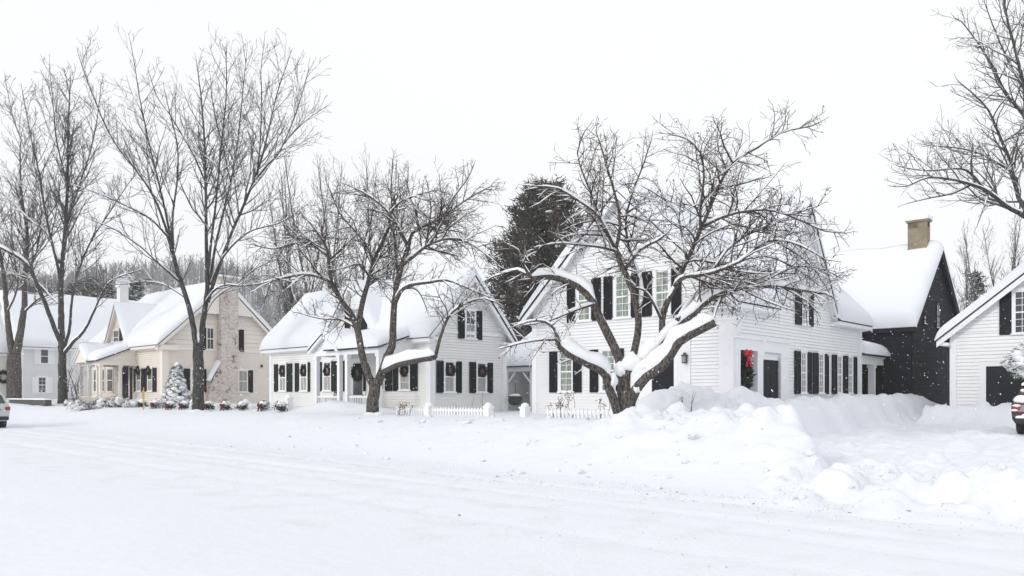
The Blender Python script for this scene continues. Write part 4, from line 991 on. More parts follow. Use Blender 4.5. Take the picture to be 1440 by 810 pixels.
T.limb(L_(Y, [(990, 318, .6), (1010, 308, .2), (1035, 300, 0), (1062, 296, -.2), (1095, 298, -.3), (1130, 312, -.5), (1160, 325, -.6), (1190, 328, -.6)]), 3.2*m_, .9*m_, lo=.15, kl=1.5, kd=1.2)
T.limb(L_(Y, [(966, 365, .6), (960, 335, 1), (952, 300, 1.4), (940, 285, 1.7), (915, 268, 2.0)]), 3.2*m_, 1.0*m_, lo=.2, kl=1.4)
T.limb(L_(Y, [(985, 325, .6), (985, 290, .2), (990, 250, -.3), (985, 215, -.5), (965, 195, -.8), (945, 190, -1)]), 2.8*m_, .9*m_, lo=.15, kl=1.4)
T.limb(L_(Y, [(1030, 229, .5), (1018, 205, .2), (1012, 185, 0), (1005, 172, 0)]), 2.0*m_, .8*m_, lo=.1, kl=1.0)
T.limb(L_(Y, [(1000, 384, -.3), (1022, 352, -.2), (1050, 330, 0), (1085, 318, .3), (1120, 300, .5), (1150, 290, .6)]), 3*m_, .9*m_, lo=.15, kl=1.4, kd=1.2)
T.limb(L_(Y, [(1020, 410, 0), (1008, 432, -.2), (1003, 452, -.4)]), 3*m_, 1.8*m_, kids=False, tip=False)
T.limb(L_(Y, [(1040, 405, -.1), (1065, 418, -.4), (1090, 428, -.6), (1112, 436, -.8)]), 1.8*m_, .8*m_, lo=.1, kl=.9)
for p_ in ([(1060, 402), (1085, 390), (1120, 375), (1155, 378), (1180, 390)], [(1090, 340), (1125, 360), (1150, 385), (1165, 410)], [(1100, 405), (1130, 420), (1150, 440)], [(1035, 370), (1075, 360), (1120, 378), (1150, 400)]):
    T.limb(L_(Y, [(a, c, R.uniform(-.8, .8)*0-.3) for a, c in p_]), 1.8*m_, .7*m_, lo=.1, kl=1.1, kd=1.4)
T.done()

# second double-stemmed tree
Y = 32.5; b = at(526, 575, Y); m_ = Y/F
T = Tree('crab_tree', 'double-stemmed tree with arching twiggy crown before the pediment porch', (b.x, b.y, gz(b.x, b.y)-.15), 5, 'bark', 'twig', GS, minr=.008, snowk=1.5, droop=.08, up=.05, wig=.17, dens=(4.0, 5.0, 4.8), lens=(.50, .58, .55), twist=(32, 68), thin=.80)
T.limb(L_(Y, [(524, 582), (525, 562), (527, 545), (530, 532)]), 11.5*m_, 9*m_, kids=False, tip=False)
T.limb(L_(Y, [(527, 550, 0), (518, 528, -.1), (509, 497, -.2), (502, 462, -.3), (490, 435, -.4), (478, 418, -.5), (466, 398, -.5)]), 7.5*m_, 4.2*m_, lo=.6, kl=1.6, kd=.6, tip=False)
T.limb(L_(Y, [(466, 398, -.5), (462, 372, -.6), (460, 350, -.7), (445, 325, -.9), (428, 305, -1)]), 3.5*m_, 1.3*m_, lo=.2, kl=1.9)
T.limb(L_(Y, [(466, 398, -.5), (450, 390, -.8), (425, 386, -1.1), (395, 392, -1.4), (362, 400, -1.6)]), 3.2*m_, 1.1*m_, lo=.1, kl=1.6)
T.limb(L_(Y, [(462, 360, -.6), (440, 345, -.3), (415, 342, 0), (385, 350, .3), (360, 345, .5)]), 2.6*m_, 1.0*m_, lo=.1, kl=1.7)
T.limb(L_(Y, [(503, 465, -.3), (510, 425, 0), (517, 400, .2), (527, 365, .5), (540, 335, .7), (548, 318, .9)]), 5.5*m_, 2.4*m_, lo=.3, kl=1.8, tip=False)
T.limb(L_(Y, [(548, 318, .9), (545, 295, 1.1), (530, 280, 1.2), (510, 275, 1.2), (490, 272, 1.2)]), 2.4*m_, .9*m_, lo=.1, kl=1.6)
T.limb(L_(Y, [(520, 390, .2), (505, 372, -.3), (490, 375, -.6), (470, 380, -1)]), 2.2*m_, .9*m_, lo=.1, kl=1.2)
T.limb(L_(Y, [(525, 370, .5), (512, 340, .2), (495, 320, 0), (478, 300, -.2), (465, 270, -.4)]), 2.6*m_, .9*m_, lo=.1, kl=1.7)
T.limb(L_(Y, [(531, 540, 0), (541, 510, .1), (551, 486, .2), (553, 455, .3), (555, 425, .3), (559, 395, .3), (565, 374, .3), (574, 348, .3)]), 8*m_, 4.2*m_, lo=.55, kl=1.6, kd=.6, tip=False)
T.limb(L_(Y, [(574, 348, .3), (563, 325, .2), (550, 303, .1), (532, 285, 0), (510, 270, -.2), (492, 262, -.3)]), 3.4*m_, .9*m_, lo=.15, kl=1.8, kd=1.1)
T.limb(L_(Y, [(574, 348, .3), (580, 328, .4), (595, 318, .5), (612, 312, .6), (635, 296, .7), (660, 278, .8), (690, 262, .9)]), 3.6*m_, .9*m_, lo=.15, kl=1.8, kd=1.1)
T.limb(L_(Y, [(547, 303, .1), (562, 285, -.3), (585, 275, -.6), (610, 268, -.8)]), 2.4*m_, .8*m_, lo=.1, kl=1.5)
T.limb(L_(Y, [(567, 372, .3), (585, 358, 0), (600, 346, -.2), (622, 337, -.4), (645, 336, -.6), (670, 348, -.8), (700, 372, -1)]), 3.6*m_, .9*m_, lo=.15, kl=1.7, kd=1.1)
T.limb(L_(Y, [(598, 348, -.2), (603, 320, -.1), (606, 290, 0), (602, 265, .1)]), 2.2*m_, .8*m_, lo=.1, kl=1.5)
T.limb(L_(Y, [(605, 342, -.3), (622, 312, -.5), (636, 280, -.7), (655, 255, -.9), (665, 235, -1)]), 2.4*m_, .8*m_, lo=.1, kl=1.5)
T.limb(L_(Y, [(556, 425, .3), (563, 410, -.1), (577, 401, -.4), (604, 397, -.6), (628, 394, -.8), (650, 402, -1), (680, 415, -1.2)]), 4.2*m_, 1.1*m_, lo=.3, kl=1.5)
T.limb(L_(Y, [(563, 408, -.1), (580, 405, .3), (592, 415, .6), (600, 435, .8)]), 1.8*m_, .7*m_, lo=.1, kl=1.0)
T.limb(L_(Y, [(538, 524, 0), (556, 514, -.4), (575, 509, -.7), (595, 505, -1), (612, 502, -1.2)]), 5.5*m_, 5*m_, lo=.9, kd=.3, kl=.6, tip=False, sk=3.6)
T.limb(L_(Y, [(612, 503, -1.2), (617, 482, -1.2), (624, 460, -1.2), (635, 440, -1.2), (655, 427, -1.3), (682, 420, -1.5), (710, 432, -1.6)]), 3.4*m_, .9*m_, lo=.3, kl=1.4)
T.limb(L_(Y, [(560, 390, .3), (556, 350, .8), (553, 310, 1.2), (550, 270, 1.4), (552, 235, 1.5)]), 2.8*m_, .8*m_, lo=.2, kl=1.6)
T.limb(L_(Y, [(502, 462, -.3), (480, 450, .4), (450, 448, .8), (420, 440, 1.0)]), 2.2*m_, .8*m_, lo=.2, kl=1.3)
T.done()

# tall maple before the cream house
Y = 41.5; b = at(281, 572, Y); m_ = Y/F
TM = dict(minr=.0085, snowk=1.25, droop=0.0, up=.09, wig=.075, dens=(2.2, 2.5, 2.7), lens=(.52, .56, .55), twist=(24, 54), thin=.60, klk=1.25)
T = Tree('tall_maple', 'tall bare tree with many upright stems before the cream house', (b.x, b.y, gz(b.x, b.y)-.15), 11, 'bark_grey', 'twig_grey', GS, **TM)
q_ = at(278, 478, Y)-T.b; T.snow.blob(q_, .13, .13, .45, 4, .4, 12, 9)
T.limb(L_(Y, [(279, 580), (279, 545), (279, 510), (278, 486)]), 14*m_, 11*m_, kids=False, tip=False)
T.limb(L_(Y, [(278, 505, 0), (271, 455, -.1), (262, 420, -.2), (250, 385, -.3), (243, 355, -.4), (236, 330, -.5)]), 7*m_, 4*m_, lo=.6, kd=.4, kl=2.4, tip=False, sk=.7)
T.limb(L_(Y, [(238, 335, -.5), (222, 290, -.6), (207, 261, -.7), (188, 235, -.9), (169, 212, -1), (150, 180, -1.2), (135, 145, -1.3), (121, 109, -1.4), (112, 82, -1.5)]), 3*m_, .7*m_, lo=.2, kl=2.3)
T.limb(L_(Y, [(243, 350, -.4), (232, 295, 0), (219, 240, .3), (208, 195, .5), (200, 160, .7), (185, 130, .9)]), 3*m_, .8*m_, lo=.25, kl=2.3)
T.limb(L_(Y, [(206, 185, .5), (195, 130, .4), (190, 95, .3), (184, 62, .2)]), 1.5*m_, .6*m_, lo=.1, kl=1.6)
T.limb(L_(Y, [(244, 350, -.4), (243, 306, -1), (250, 244, -1.4), (249, 202, -1.6), (240, 164, -1.8), (232, 130, -2)]), 2.6*m_, .8*m_, lo=.25, kl=2.0)
T.limb(L_(Y, [(279, 505, 0), (286, 450, .2), (291, 410, .3), (291, 365, .4), (290, 327, .5), (289, 257, .6), (288, 206, .6), (283, 140, .6), (277, 92, .6)]), 7.5*m_, .9*m_, lo=.4, kl=2.3, kd=1.1)
T.limb(L_(Y, [(289, 257, .6), (274, 222, .2), (259, 195, -.1), (238, 160, -.4), (222, 138, -.6), (212, 110, -.8)]), 2.2*m_, .7*m_, lo=.15, kl=2.0)
T.limb(L_(Y, [(292, 385, .3), (297, 340, -.2), (303, 290, -.6), (311, 206, -1), (318, 136, -1.2), (318, 76, -1.3)]), 3.6*m_, .8*m_, lo=.3, kl=2.2, kd=1.1)
T.limb(L_(Y, [(295, 400, .3), (304, 340, .6), (320, 275, 1), (332, 216, 1.3), (339, 154, 1.5), (346, 82, 1.7)]), 3.6*m_, .8*m_, lo=.3, kl=2.2, kd=1.1)
T.limb(L_(Y, [(292, 425, .3), (308, 375, 0), (326, 327, -.2), (356, 257, -.4), (370, 215, -.5), (378, 181, -.5), (390, 130, -.6), (405, 86, -.7)]), 4.6*m_, .8*m_, lo=.3, kl=2.3, kd=1.1)
T.limb(L_(Y, [(356, 257, -.4), (378, 230, -.8), (394, 212, -1.1), (418, 154, -1.5), (434, 98, -1.8)]), 2.4*m_, .7*m_, lo=.15, kl=2.0)
T.limb(L_(Y, [(380, 228, -.8), (405, 195, -.5), (430, 170, -.3), (458, 150, 0)]), 1.7*m_, .6*m_, lo=.1, kl=1.7)
T.limb(L_(Y, [(362, 240, -.4), (366, 199, .2), (368, 136, .6), (367, 100, .8), (371, 62, .9)]), 2*m_, .6*m_, lo=.15, kl=1.9)
T.limb(L_(Y, [(325, 260, 1), (312, 200, 1.8), (300, 150, 2.2), (296, 110, 2.4)]), 1.8*m_, .6*m_, lo=.1, kl=1.9)
T.limb(L_(Y, [(238, 335, -.5), (212, 308, -1.2), (183, 292, -1.8), (148, 276, -2.3), (121, 266, -2.6)]), 2.6*m_, .8*m_, lo=.15, kl=2.0)
T.limb(L_(Y, [(255, 398, -.2), (225, 372, -1), (195, 345, -1.6), (160, 322, -2.2), (130, 310, -2.6)]), 2.6*m_, .8*m_, lo=.15, kl=2.0)
T.limb(L_(Y, [(262, 420, -.2), (235, 402, .6), (205, 396, 1.2), (170, 400, 1.8)]), 2.2*m_, .7*m_, lo=.2, kl=1.7)
T.limb(L_(Y, [(296, 400, .3), (315, 360, -.8), (349, 327, -1.4), (394, 313, -2), (426, 292, -2.5)]), 2.8*m_, .8*m_, lo=.2, kl=2.0)
T.limb(L_(Y, [(289, 425, .2), (300, 410, -.6), (316, 401, -1.2), (345, 402, -1.8), (385, 396, -2.4), (420, 392, -2.8)]), 2.8*m_, .8*m_, lo=.2, kl=1.8)
T.limb(L_(Y, [(287, 445, .2), (302, 420, .9), (330, 400, 1.5), (365, 375, 2.2), (405, 358, 2.8)]), 2.6*m_, .8*m_, lo=.2, kl=1.8)
T.done()

# third street tree, farther left
Y = 55.0; b = at(88, 566, Y); m_ = Y/F
TM['minr'] = .012
T = Tree('tall_maple', 'bare street tree with straight central trunk before the pale grey house', (b.x, b.y, gz(b.x, b.y)-.15), 17, 'bark_grey', 'twig_grey', GS, **TM)
T.limb(L_(Y, [(88, 572), (88, 540), (87, 495), (86, 450), (86, 395), (91, 330), (95, 252), (96, 180), (99, 112)]), 11.5*m_, .9*m_, lo=.45, kl=2.6)
T.limb(L_(Y, [(86, 400, 0), (80, 370, -.5), (67, 315, -1), (55, 243, -1.5), (46, 205, -1.8), (32, 132, -2.2)]), 3.6*m_, .8*m_, lo=.2, kl=2.5)
T.limb(L_(Y, [(84, 478, 0), (76, 460, -.6), (63, 426, -1.2), (50, 395, -1.8), (36, 370, -2.2), (12, 354, -2.8), (-20, 338, -3)]), 6*m_, 2.2*m_, lo=.5, kl=2.0, sk=2.0)
T.limb(L_(Y, [(90, 498, 0), (104, 480, -.8), (118, 466, -1.3), (132, 438, -1.8), (146, 408, -2.2), (160, 393, -2.5), (190, 382, -3)]), 4*m_, 1.2*m_, lo=.5, kl=1.9, sk=1.4)
T.limb(L_(Y, [(90, 492, 0), (98, 460, .4), (103, 411, .8), (123, 349, 1.3), (159, 291, 1.8), (188, 247, 2.2)]), 4*m_, .8*m_, lo=.3, kl=2.3)
T.limb(L_(Y, [(84, 370, -.2), (68, 330, .6), (43, 310, 1.2), (15, 282, 1.8), (-10, 262, 2.2)]), 2.6*m_, .8*m_, lo=.2, kl=2.2)
T.limb(L_(Y, [(92, 325, 0), (108, 270, .8), (125, 220, 1.2), (136, 170, 1.6), (142, 120, 1.8)]), 2.4*m_, .7*m_, lo=.15, kl=2.4)
T.limb(L_(Y, [(60, 275, -1), (40, 220, .2), (20, 170, .8), (8, 115, 1.2)]), 2*m_, .6*m_, lo=.1, kl=2.2)
T.limb(L_(Y, [(95, 260, 0), (80, 200, -.8), (75, 150, -1), (70, 100, -1.2)]), 2*m_, .6*m_, lo=.1, kl=2.2)
T.limb(L_(Y, [(86, 430, 0), (70, 415, 1), (50, 395, 1.6), (20, 385, 2.2)]), 2*m_, .7*m_, lo=.1, kl=1.9)
T.done()
Y = 60.0; b = at(20, 560, Y); m_ = Y/F
T = Tree('stout_tree', 'stout dark tree splitting into two trunks at the far left edge', (b.x, b.y, gz(b.x, b.y)-.15), 19, 'bark', 'twig', GS, **TM)
T.limb(L_(Y, [(20, 566), (20, 530), (20, 498)]), 17*m_, 14*m_, kids=False, tip=False)
T.limb(L_(Y, [(19, 500, 0), (13, 470, 0), (9, 430, 0), (4, 380, 0), (-6, 320, 0), (-12, 250, 0)]), 9*m_, 1.4*m_, lo=.3, kl=2.3)
T.limb(L_(Y, [(22, 500, 0), (28, 470, 0), (34, 432, 0), (35, 385, .2), (38, 330, .4), (30, 270, .6), (28, 210, .8)]), 10*m_, 1.2*m_, lo=.35, kl=2.3)
T.limb(L_(Y, [(35, 395, .2), (52, 350, .8), (58, 300, 1.2), (52, 250, 1.5)]), 2.6*m_, .8*m_, lo=.2, kl=2.2)
T.limb(L_(Y, [(33, 440, 0), (55, 420, -.8), (80, 412, -1.2)]), 2.6*m_, .9*m_, lo=.2, kl=1.8)
T.limb(L_(Y, [(10, 440, 0), (25, 400, -.8), (18, 350, -1.2), (15, 290, -1.5)]), 2.4*m_, .8*m_, lo=.2, kl=2.2)
T.done()

# big tree at the right edge, trunk just out of frame
Y = 33.0; b = at(1492, 575, Y); m_ = Y/F
TR = dict(TM); TR.update(minr=.008, snowk=1.1, droop=.03, up=.06, wig=.14, dens=(2.4, 3.2, 3.2), twist=(25, 55), thin=.75)
T = Tree('roadside_maple', 'large bare tree reaching in from the right edge above the garage', (b.x, b.y, gz(b.x, b.y)-.15), 23, 'bark_grey', 'twig_grey', None, **TR)
T.limb(L_(Y, [(1492, 585), (1490, 480), (1488, 400), (1482, 330)]), 17*m_, 12*m_, kids=False, tip=False)
T.limb(L_(Y, [(1484, 345, 0), (1462, 318, -.5), (1440, 304, -1), (1415, 290, -1.3), (1390, 270, -1.6), (1362, 258, -1.9), (1335, 252, -2.2), (1305, 250, -2.4), (1275, 262, -2.5)]), 6*m_, 1.0*m_, lo=.2, kl=1.9, kd=1.2)
T.limb(L_(Y, [(1385, 268, -1.6), (1360, 240, -1.8), (1335, 238, -2.1), (1300, 240, -2.4), (1268, 235, -2.6)]), 2.4*m_, .8*m_, lo=.1, kl=1.6)
T.limb(L_(Y, [(1365, 260, -1.9), (1340, 272, -1.7), (1310, 278, -1.5), (1280, 285, -1.3)]), 2.2*m_, .7*m_, lo=.1, kl=1.4)
T.limb(L_(Y, [(1390, 272, -1.6), (1384, 290, -1.9), (1376, 312, -2.1)]), 1.8*m_, .7*m_, lo=.1, kl=1.0)
T.limb(L_(Y, [(1482, 340, 0), (1455, 310, .3), (1437, 288, .5), (1426, 255, .6), (1420, 225, .7), (1405, 190, .7), (1390, 155, .7), (1372, 135, .6), (1352, 118, .5)]), 5.5*m_, .9*m_, lo=.2, kl=1.9, kd=1.2)
T.limb(L_(Y, [(1424, 242, .6), (1400, 228, .2), (1375, 215, -.1), (1345, 208, -.4), (1310, 205, -.7)]), 2.4*m_, .8*m_, lo=.1, kl=1.7)
T.limb(L_(Y, [(1484, 330, 0), (1470, 230, .6), (1445, 170, 1), (1415, 132, 1.3), (1396, 95, 1.5), (1375, 60, 1.6), (1352, 30, 1.7)]), 5.5*m_, 1.0*m_, lo=.35, kl=2.0, kd=1.2)
T.limb(L_(Y, [(1478, 300, 0), (1458, 200, -.8), (1444, 140, -1.2), (1430, 80, -1.6), (1415, 20, -1.8), (1405, -40, -2)]), 5*m_, 1.0*m_, lo=.35, kl=2.0, kd=1.2)
T.limb(L_(Y, [(1440, 125, -1.2), (1420, 90, -.8), (1400, 45, -.5), (1385, 5, -.3)]), 2.2*m_, .7*m_, lo=.1, kl=1.8)
T.limb(L_(Y, [(1484, 320, 0), (1490, 200, .4), (1475, 100, .8), (1455, 20, 1), (1440, -60, 1.2)]), 6*m_, 1.2*m_, lo=.3, kl=2.2)
T.limb(L_(Y, [(1410, 200, .7), (1440, 180, 1.2), (1470, 160, 1.6)]), 2*m_, .8*m_, lo=.1, kl=1.5)
T.done()

# bare trees behind the houses: three built kinds, copied
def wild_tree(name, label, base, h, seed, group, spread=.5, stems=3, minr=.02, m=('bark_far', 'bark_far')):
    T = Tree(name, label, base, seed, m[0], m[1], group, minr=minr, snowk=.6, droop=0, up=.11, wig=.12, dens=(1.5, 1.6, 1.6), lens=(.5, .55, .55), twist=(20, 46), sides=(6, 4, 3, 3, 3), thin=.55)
    b0 = Vector(base); r = random.Random(seed)
    for k in range(stems):
        a = r.uniform(0, 6.28); d = Vector((math.cos(a), math.sin(a), 0))*spread
        pts = [b0+Vector((0, 0, -.2)), b0+Vector((0, 0, h*.18))+d*h*.03, b0+Vector((0, 0, h*.45))+d*h*.12, b0+Vector((0, 0, h*.72))+d*h*.22, b0+Vector((0, 0, h*.93))+d*h*.28]
        T.limb(pts, h*.011, h*.0025, lo=.22, kl=h*.2, step=.8)
    return T.done()
GW = 'bare trees behind the houses'
def wild_at(px, ytop, Y): 
    p = at(px, CY, Y); g = gz(p.x, p.y); return (p.x, p.y, g), (at(px, ytop, Y).z-g)
protos = []
spots = [(452, 205, 62, 'slender bare tree rising behind the porch house beside the tall maple'),
         (492, 225, 64, 'bare tree rising behind the left half of the arching crown'),
         (418, 240, 66, 'thin bare tree behind the roof gap left of the porch house'),
         (530, 228, 68, 'bare tree hidden behind the top of the arching crown'),
         (1392, 300, 62, 'bushy bare tree rising behind the garage roof'),
         (1362, 335, 58, 'lower bare tree between the black house and the garage'),
         (1425, 310, 68, 'bare tree over the garage roof near the right edge'),
         (140, 330, 95, 'bare tree behind the roof of the pale grey house'),
         (60, 300, 100, 'bare tree behind the left end of the grey house roof'),
         (10, 260, 92, 'bare tree over the yellow house at the left edge')]
for i, (px, yt, Y, lab) in enumerate(spots):
    base, h = wild_at(px, yt, Y)
    if len(protos) < 4:
        o = wild_tree('bare_tree', lab, base, h, 101+i, GW, stems=(2, 2, 4, 3)[len(protos)], minr=.011); protos.append((o, h))
    else:
        src, h0 = protos[i % 4]; o = copy_tree(src); o.location = base; k = h/h0; o.scale = (k, k, k); o.rotation_euler = (0, 0, R.uniform(0, 6)); o['label'] = lab

# ---- conifers
def needle(mb, p, d, L, w, r):
    d = d.normalized(); a = d.cross(Vector((r.gauss(0, 1), r.gauss(0, 1), r.gauss(0, 1))))
    if a.length < .01: return
    a.normalize(); q = p+d*L; mb.tri(p-a*w, p+a*w, q)
def pine(name, label, base, h, rad, seed, group=None, low=.15, n_br=95, m='pine', clump=26, snowy=.25, nl=.5, cat='tree'):
    r = random.Random(seed); root = thing(name, label, cat, base, 0, group)
    tr = MB(); cr = MB(); sn = MB()
    tr.tube([Vector((0, 0, -.3)), Vector((.05, 0, h*.4)), Vector((-.05, .05, h*.75)), Vector((0, 0, h*.97))], [h*.018, h*.014, h*.008, .02], 7)
    for k in range(n_br):
        f = low+(1-low)*((k+r.random())/n_br); z = h*f
        prof = math.sin(math.pi*min(1, (1-f)/(1-low)*.62+.02))**.8 if m == 'pine' else (1-f)/(1-low)
        ln = rad*max(.06, prof)*r.uniform(.6, 1.12); a = r.uniform(0, 6.283)
        d = Vector((math.cos(a), math.sin(a), r.uniform(.1, .45) if m == 'pine' else r.uniform(-.25, .1))); p = Vector((0, 0, z)); pts = [p]
        n = max(3, int(ln/.45))
        for i in range(n):
            d = (d+Vector((r.gauss(0, .1), r.gauss(0, .1), .04))).normalized(); p = p+d*(ln/n); pts.append(p)
        cr.tube(pts, [.05*(1-i/(n+1)) for i in range(n+1)], 3, cap=False)
        for i in range(1, n+1):
            fr = i/n
            for c in range(int(clump*(.5+fr))):
                off = Vector((r.gauss(0, 1), r.gauss(0, 1), r.gauss(0, .6)))*(.12+.30*fr)*nl*1.6
                needle(cr, pts[i]+off, d+Vector((r.gauss(0, .8), r.gauss(0, .8), r.gauss(0.1, .5))), nl*r.uniform(.6, 1.2), nl*.11, r)
            if r.random() < snowy and i > 0:
                q = pts[i]; sn.blob((q.x, q.y, q.z+.12*nl), nl*.5*r.uniform(.6, 1.2), nl*.5*r.uniform(.6, 1.2), nl*.22, k+i, .4, 7, 4)
    tr.build('trunk', 'bark', root, True); cr.build('crown', m, root)
    if sn.v: sn.build('snow_cover', 'branch_snow', root, True)
    return root
def conifer_at(px, ytop, Y): 
    p = at(px, CY, Y); g = gz(p.x, p.y); return (p.x, p.y, g), at(px, ytop, Y).z-g
b_, h_ = conifer_at(772, 264, 72)
pine('pine_tree', 'huge dark pine rising between the two white houses', b_, h_, 6.6, 31, low=.12, n_br=230, clump=24, snowy=.22, nl=.62)
GP = 'snowy conifers behind the left houses'
b_, h_ = conifer_at(191, 396, 92)
pr = pine('spruce_tree', 'small conifer tip beside the white roof turret of the cream house', b_, h_, 3.0, 33, GP, n_br=60, m='pine_green', snowy=.45, clump=16, nl=.5)
for px, yt, Y_, lab in ((128, 392, 96, 'snowy conifer behind the grey house roof right of the straight trunk'), (150, 402, 90, 'broad snowy conifer just left of the white roof turret'), (105, 398, 100, 'snowy conifer directly behind the straight street trunk'), (60, 405, 104, 'snowy conifer behind the grey house roof beside the stout tree'), (1372, 385, 66, 'conifer showing just above the garage roof slope')):
    b_, h2 = conifer_at(px, yt, Y_); o = copy_tree(pr); o.location = b_; k = h2/h_; o.scale = (k*1.15, k*1.15, k); o.rotation_euler = (0, 0, R.uniform(0, 6)); o['label'] = lab

# ---- small snow-laden spruce in the yard
def snowy_spruce(name, label, base, h, rad, seed, roundish=False):
    r = random.Random(seed); root = thing(name, label, 'spruce', base)
    tr = MB(); cr = MB(); sn = MB()
    tr.tube([Vector((0, 0, -.2)), Vector((0, 0, h*.9))], [.07, .02], 7)
    n = 90
    for k in range(n):
        f = (.34 if roundish else .06)+(.64 if roundish else .92)*(k+r.random())/n; a = k*2.4+r.uniform(-.3, .3)
        ln = rad*((1-f) if not roundish else math.sin(math.pi*min(1, (f-.30)/.72))**.7)*r.uniform(.8, 1.1)+.06
        o = Vector((math.cos(a), math.sin(a), 0)); z = h*f
        tip = o*ln+Vector((0, 0, z-.22*ln))
        for t in (.45, .75, 1.0):
            p = Vector((0, 0, z)).lerp(tip, t)
            for c in range(20):
                needle(cr, p+Vector((r.gauss(0, .09), r.gauss(0, .09), r.gauss(-.06, .06))), o+Vector((r.gauss(0, .6), r.gauss(0, .6), r.gauss(-.4, .4))), .16, .016, r)
        q = Vector((0, 0, z)).lerp(tip, .72)
        s_ = .10+.16*ln
        sn.blob((q.x, q.y, q.z+.07), s_*r.uniform(.8, 1.3), s_*r.uniform(.8, 1.3), s_*.62, k, .45, 9, 5)
    for k in range(8):
        z = h*(.55+.06*k); sn.blob((0, 0, z), rad*(1-z/h)*.7+.07, rad*(1-z/h)*.7+.07, .2, k+50, .3) if not roundish else None
    tr.build('trunk', 'bark', root); cr.build('crown', 'pine_green', root); sn.build('snow_cover', 'branch_snow', root, True)
    return root
p = at(249, 568, 48); g = gz(p.x, p.y)
snowy_spruce('small_spruce', 'small cone-shaped spruce heaped with snow beside the tall maple trunk', (p.x, p.y, g-.05), at(249, 510, 48).z-g, 1.05, 5)
p = at(1460, 560, 31.5); g = gz(p.x, p.y)
snowy_spruce('garage_evergreen', 'round snow-covered evergreen before the garage door at the right edge', (p.x, p.y, g), at(1456, 474, 31.5).z-g, 1.1, 9, True)

# ------------------------------------------------------------------ wooded hill
def hill_h(px): return 0
hv, hf = [], []
NX, NY = 70, 26
def hill_z(X, Yv):
    ridge = 3+43*np.clip(ss(0, -115, X)*1.0, 0, 1)*(.80+.35*vnoise(np.array(X)*.012+5.0, np.array(Yv)*.0, 71))
    return float(ridge*ss(105, 300, Yv))
for j in range(NY+1):
    for i in range(NX+1):
        X = -330+500*i/NX; Yv = 100+260*j/NY
        hv.append((X, Yv, .6+hill_z(np.float64(X), np.float64(Yv))))
for j in range(NY):
    for i in range(NX):
        a = j*(NX+1)+i; hf.append((a, a+1, a+NX+2, a+NX+1))
me = bpy.data.meshes.new('hill'); me.from_pydata(hv, [], hf); me.materials.append(M['hillside']); me.polygons.foreach_set('use_smooth', [True]*len(me.polygons))
o = bpy.data.objects.new('hill', me); COL.objects.link(o); tag(o, 'snowy hillside rising behind the left houses', None, None, 'structure')
fr = MB(); r = random.Random(77)
for k in range(5200):
    Yv = r.uniform(112, 300); X = r.uniform(-.75, .22)*Yv
    z = .6+hill_z(np.float64(X), np.float64(Yv)); h = r.uniform(4.5, 8.5); p = Vector((X, Yv, z)); w = .03+.0003*Yv
    if r.random() < .14:
        for t in range(5):
            zz = z+h*(.1+.17*t); rr = h*.2*(1-t/5.5)
            n0 = len(fr.v)
            for a in range(6): fr.v.append((X+rr*math.cos(a*1.047+t)*r.uniform(.7, 1.2), Yv+rr*math.sin(a*1.047+t), zz+r.uniform(-.2, .2)))
            fr.v.append((X, Yv, zz+h*.27))
            for a in range(6): fr.f.append((n0+a, n0+(a+1) % 6, n0+6))
        continue
    top = p+Vector((r.uniform(-.5, .5), 0, h)); fr.tube([p, p.lerp(top, .5), top], [w*1.6, w*1.2, w*.5], 3, cap=False)
    for t in range(9):
        q = p.lerp(top, r.uniform(.3, .95)); d = Vector((r.gauss(0, 1), r.gauss(0, 1), r.uniform(.6, 1.6))).normalized()*h*r.uniform(.15, .3)
        fr.tube([q, q+d], [w*.7, w*.35], 3, cap=False)
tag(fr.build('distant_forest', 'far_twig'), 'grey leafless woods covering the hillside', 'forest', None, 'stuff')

# ------------------------------------------------------------------ picket fences
def fence_pt(px, s=20.6):
    k = (px-CX)/F; Y = s/(DR.x*k+DR.y); return Vector((k*Y, Y, 0))
def fence(pa, pb, label, s=20.6, over=.42):
    over *= .78
    a, b = fence_pt(pa, s), fence_pt(pb, s); L = (b-a).length; d = (b-a)/L
    root = thing('picket_fence', label, 'fence', (a.x, a.y, gz(a.x, a.y)), math.atan2(d.y, d.x), 'white picket fence sections')
    z0 = gz(a.x, a.y); pk_ = MB(); rl = MB(); sn = MB(); n = int(L/.16)
    hs = [gz(*(a+d*L*i/12)[:2])-z0 for i in range(13)]
    def hh(t): x = t*12; i = min(11, int(x)); return hs[i]+(hs[i+1]-hs[i])*(x-i)
    base = sum(hs)/13
    for i in range(n):
        t = (i+.5)/n; x = L*t; zz = .35*hh(t)+.65*base+over
        pk_.box(x-.035, x+.035, -.015, .015, -.5, zz-.05)
        k0 = len(pk_.v); pk_.v += [(x-.035, -.015, zz-.05), (x+.035, -.015, zz-.05), (x, -.015, zz+.02), (x-.035, .015, zz-.05), (x+.035, .015, zz-.05), (x, .015, zz+.02)]
        pk_.f += [(k0, k0+1, k0+2), (k0+3, k0+5, k0+4), (k0, k0+2, k0+5, k0+3), (k0+1, k0+4, k0+5, k0+2)]
    rl.box(0, L, .016, .055, base+over-.16, base+over-.10)
    sn.snowtube([Vector((L*i/20, .05, base+over-.11)) for i in range(21)], [.05]*21, [.05+.04*mnoise.noise(Vector((i*.7, pa, 0))) for i in range(21)], 6)
    o_ = pk_.build('pickets', 'trim', root); rl.build('rail', 'trim', root); sn.build('snow_cover', 'branch_snow', root, True)
    return root
fence(290, 402, 'white picket fence run before the cream house gable left of the square end post')
fence(556, 683, 'white picket fence run below the gable windows of the porch house')
fence(768, 863, 'white picket fence run below the white house windows left of the apple tree', over=.40)
fence(196, 284, 'mostly buried picket fence run between small spruce and tall maple', over=.30)
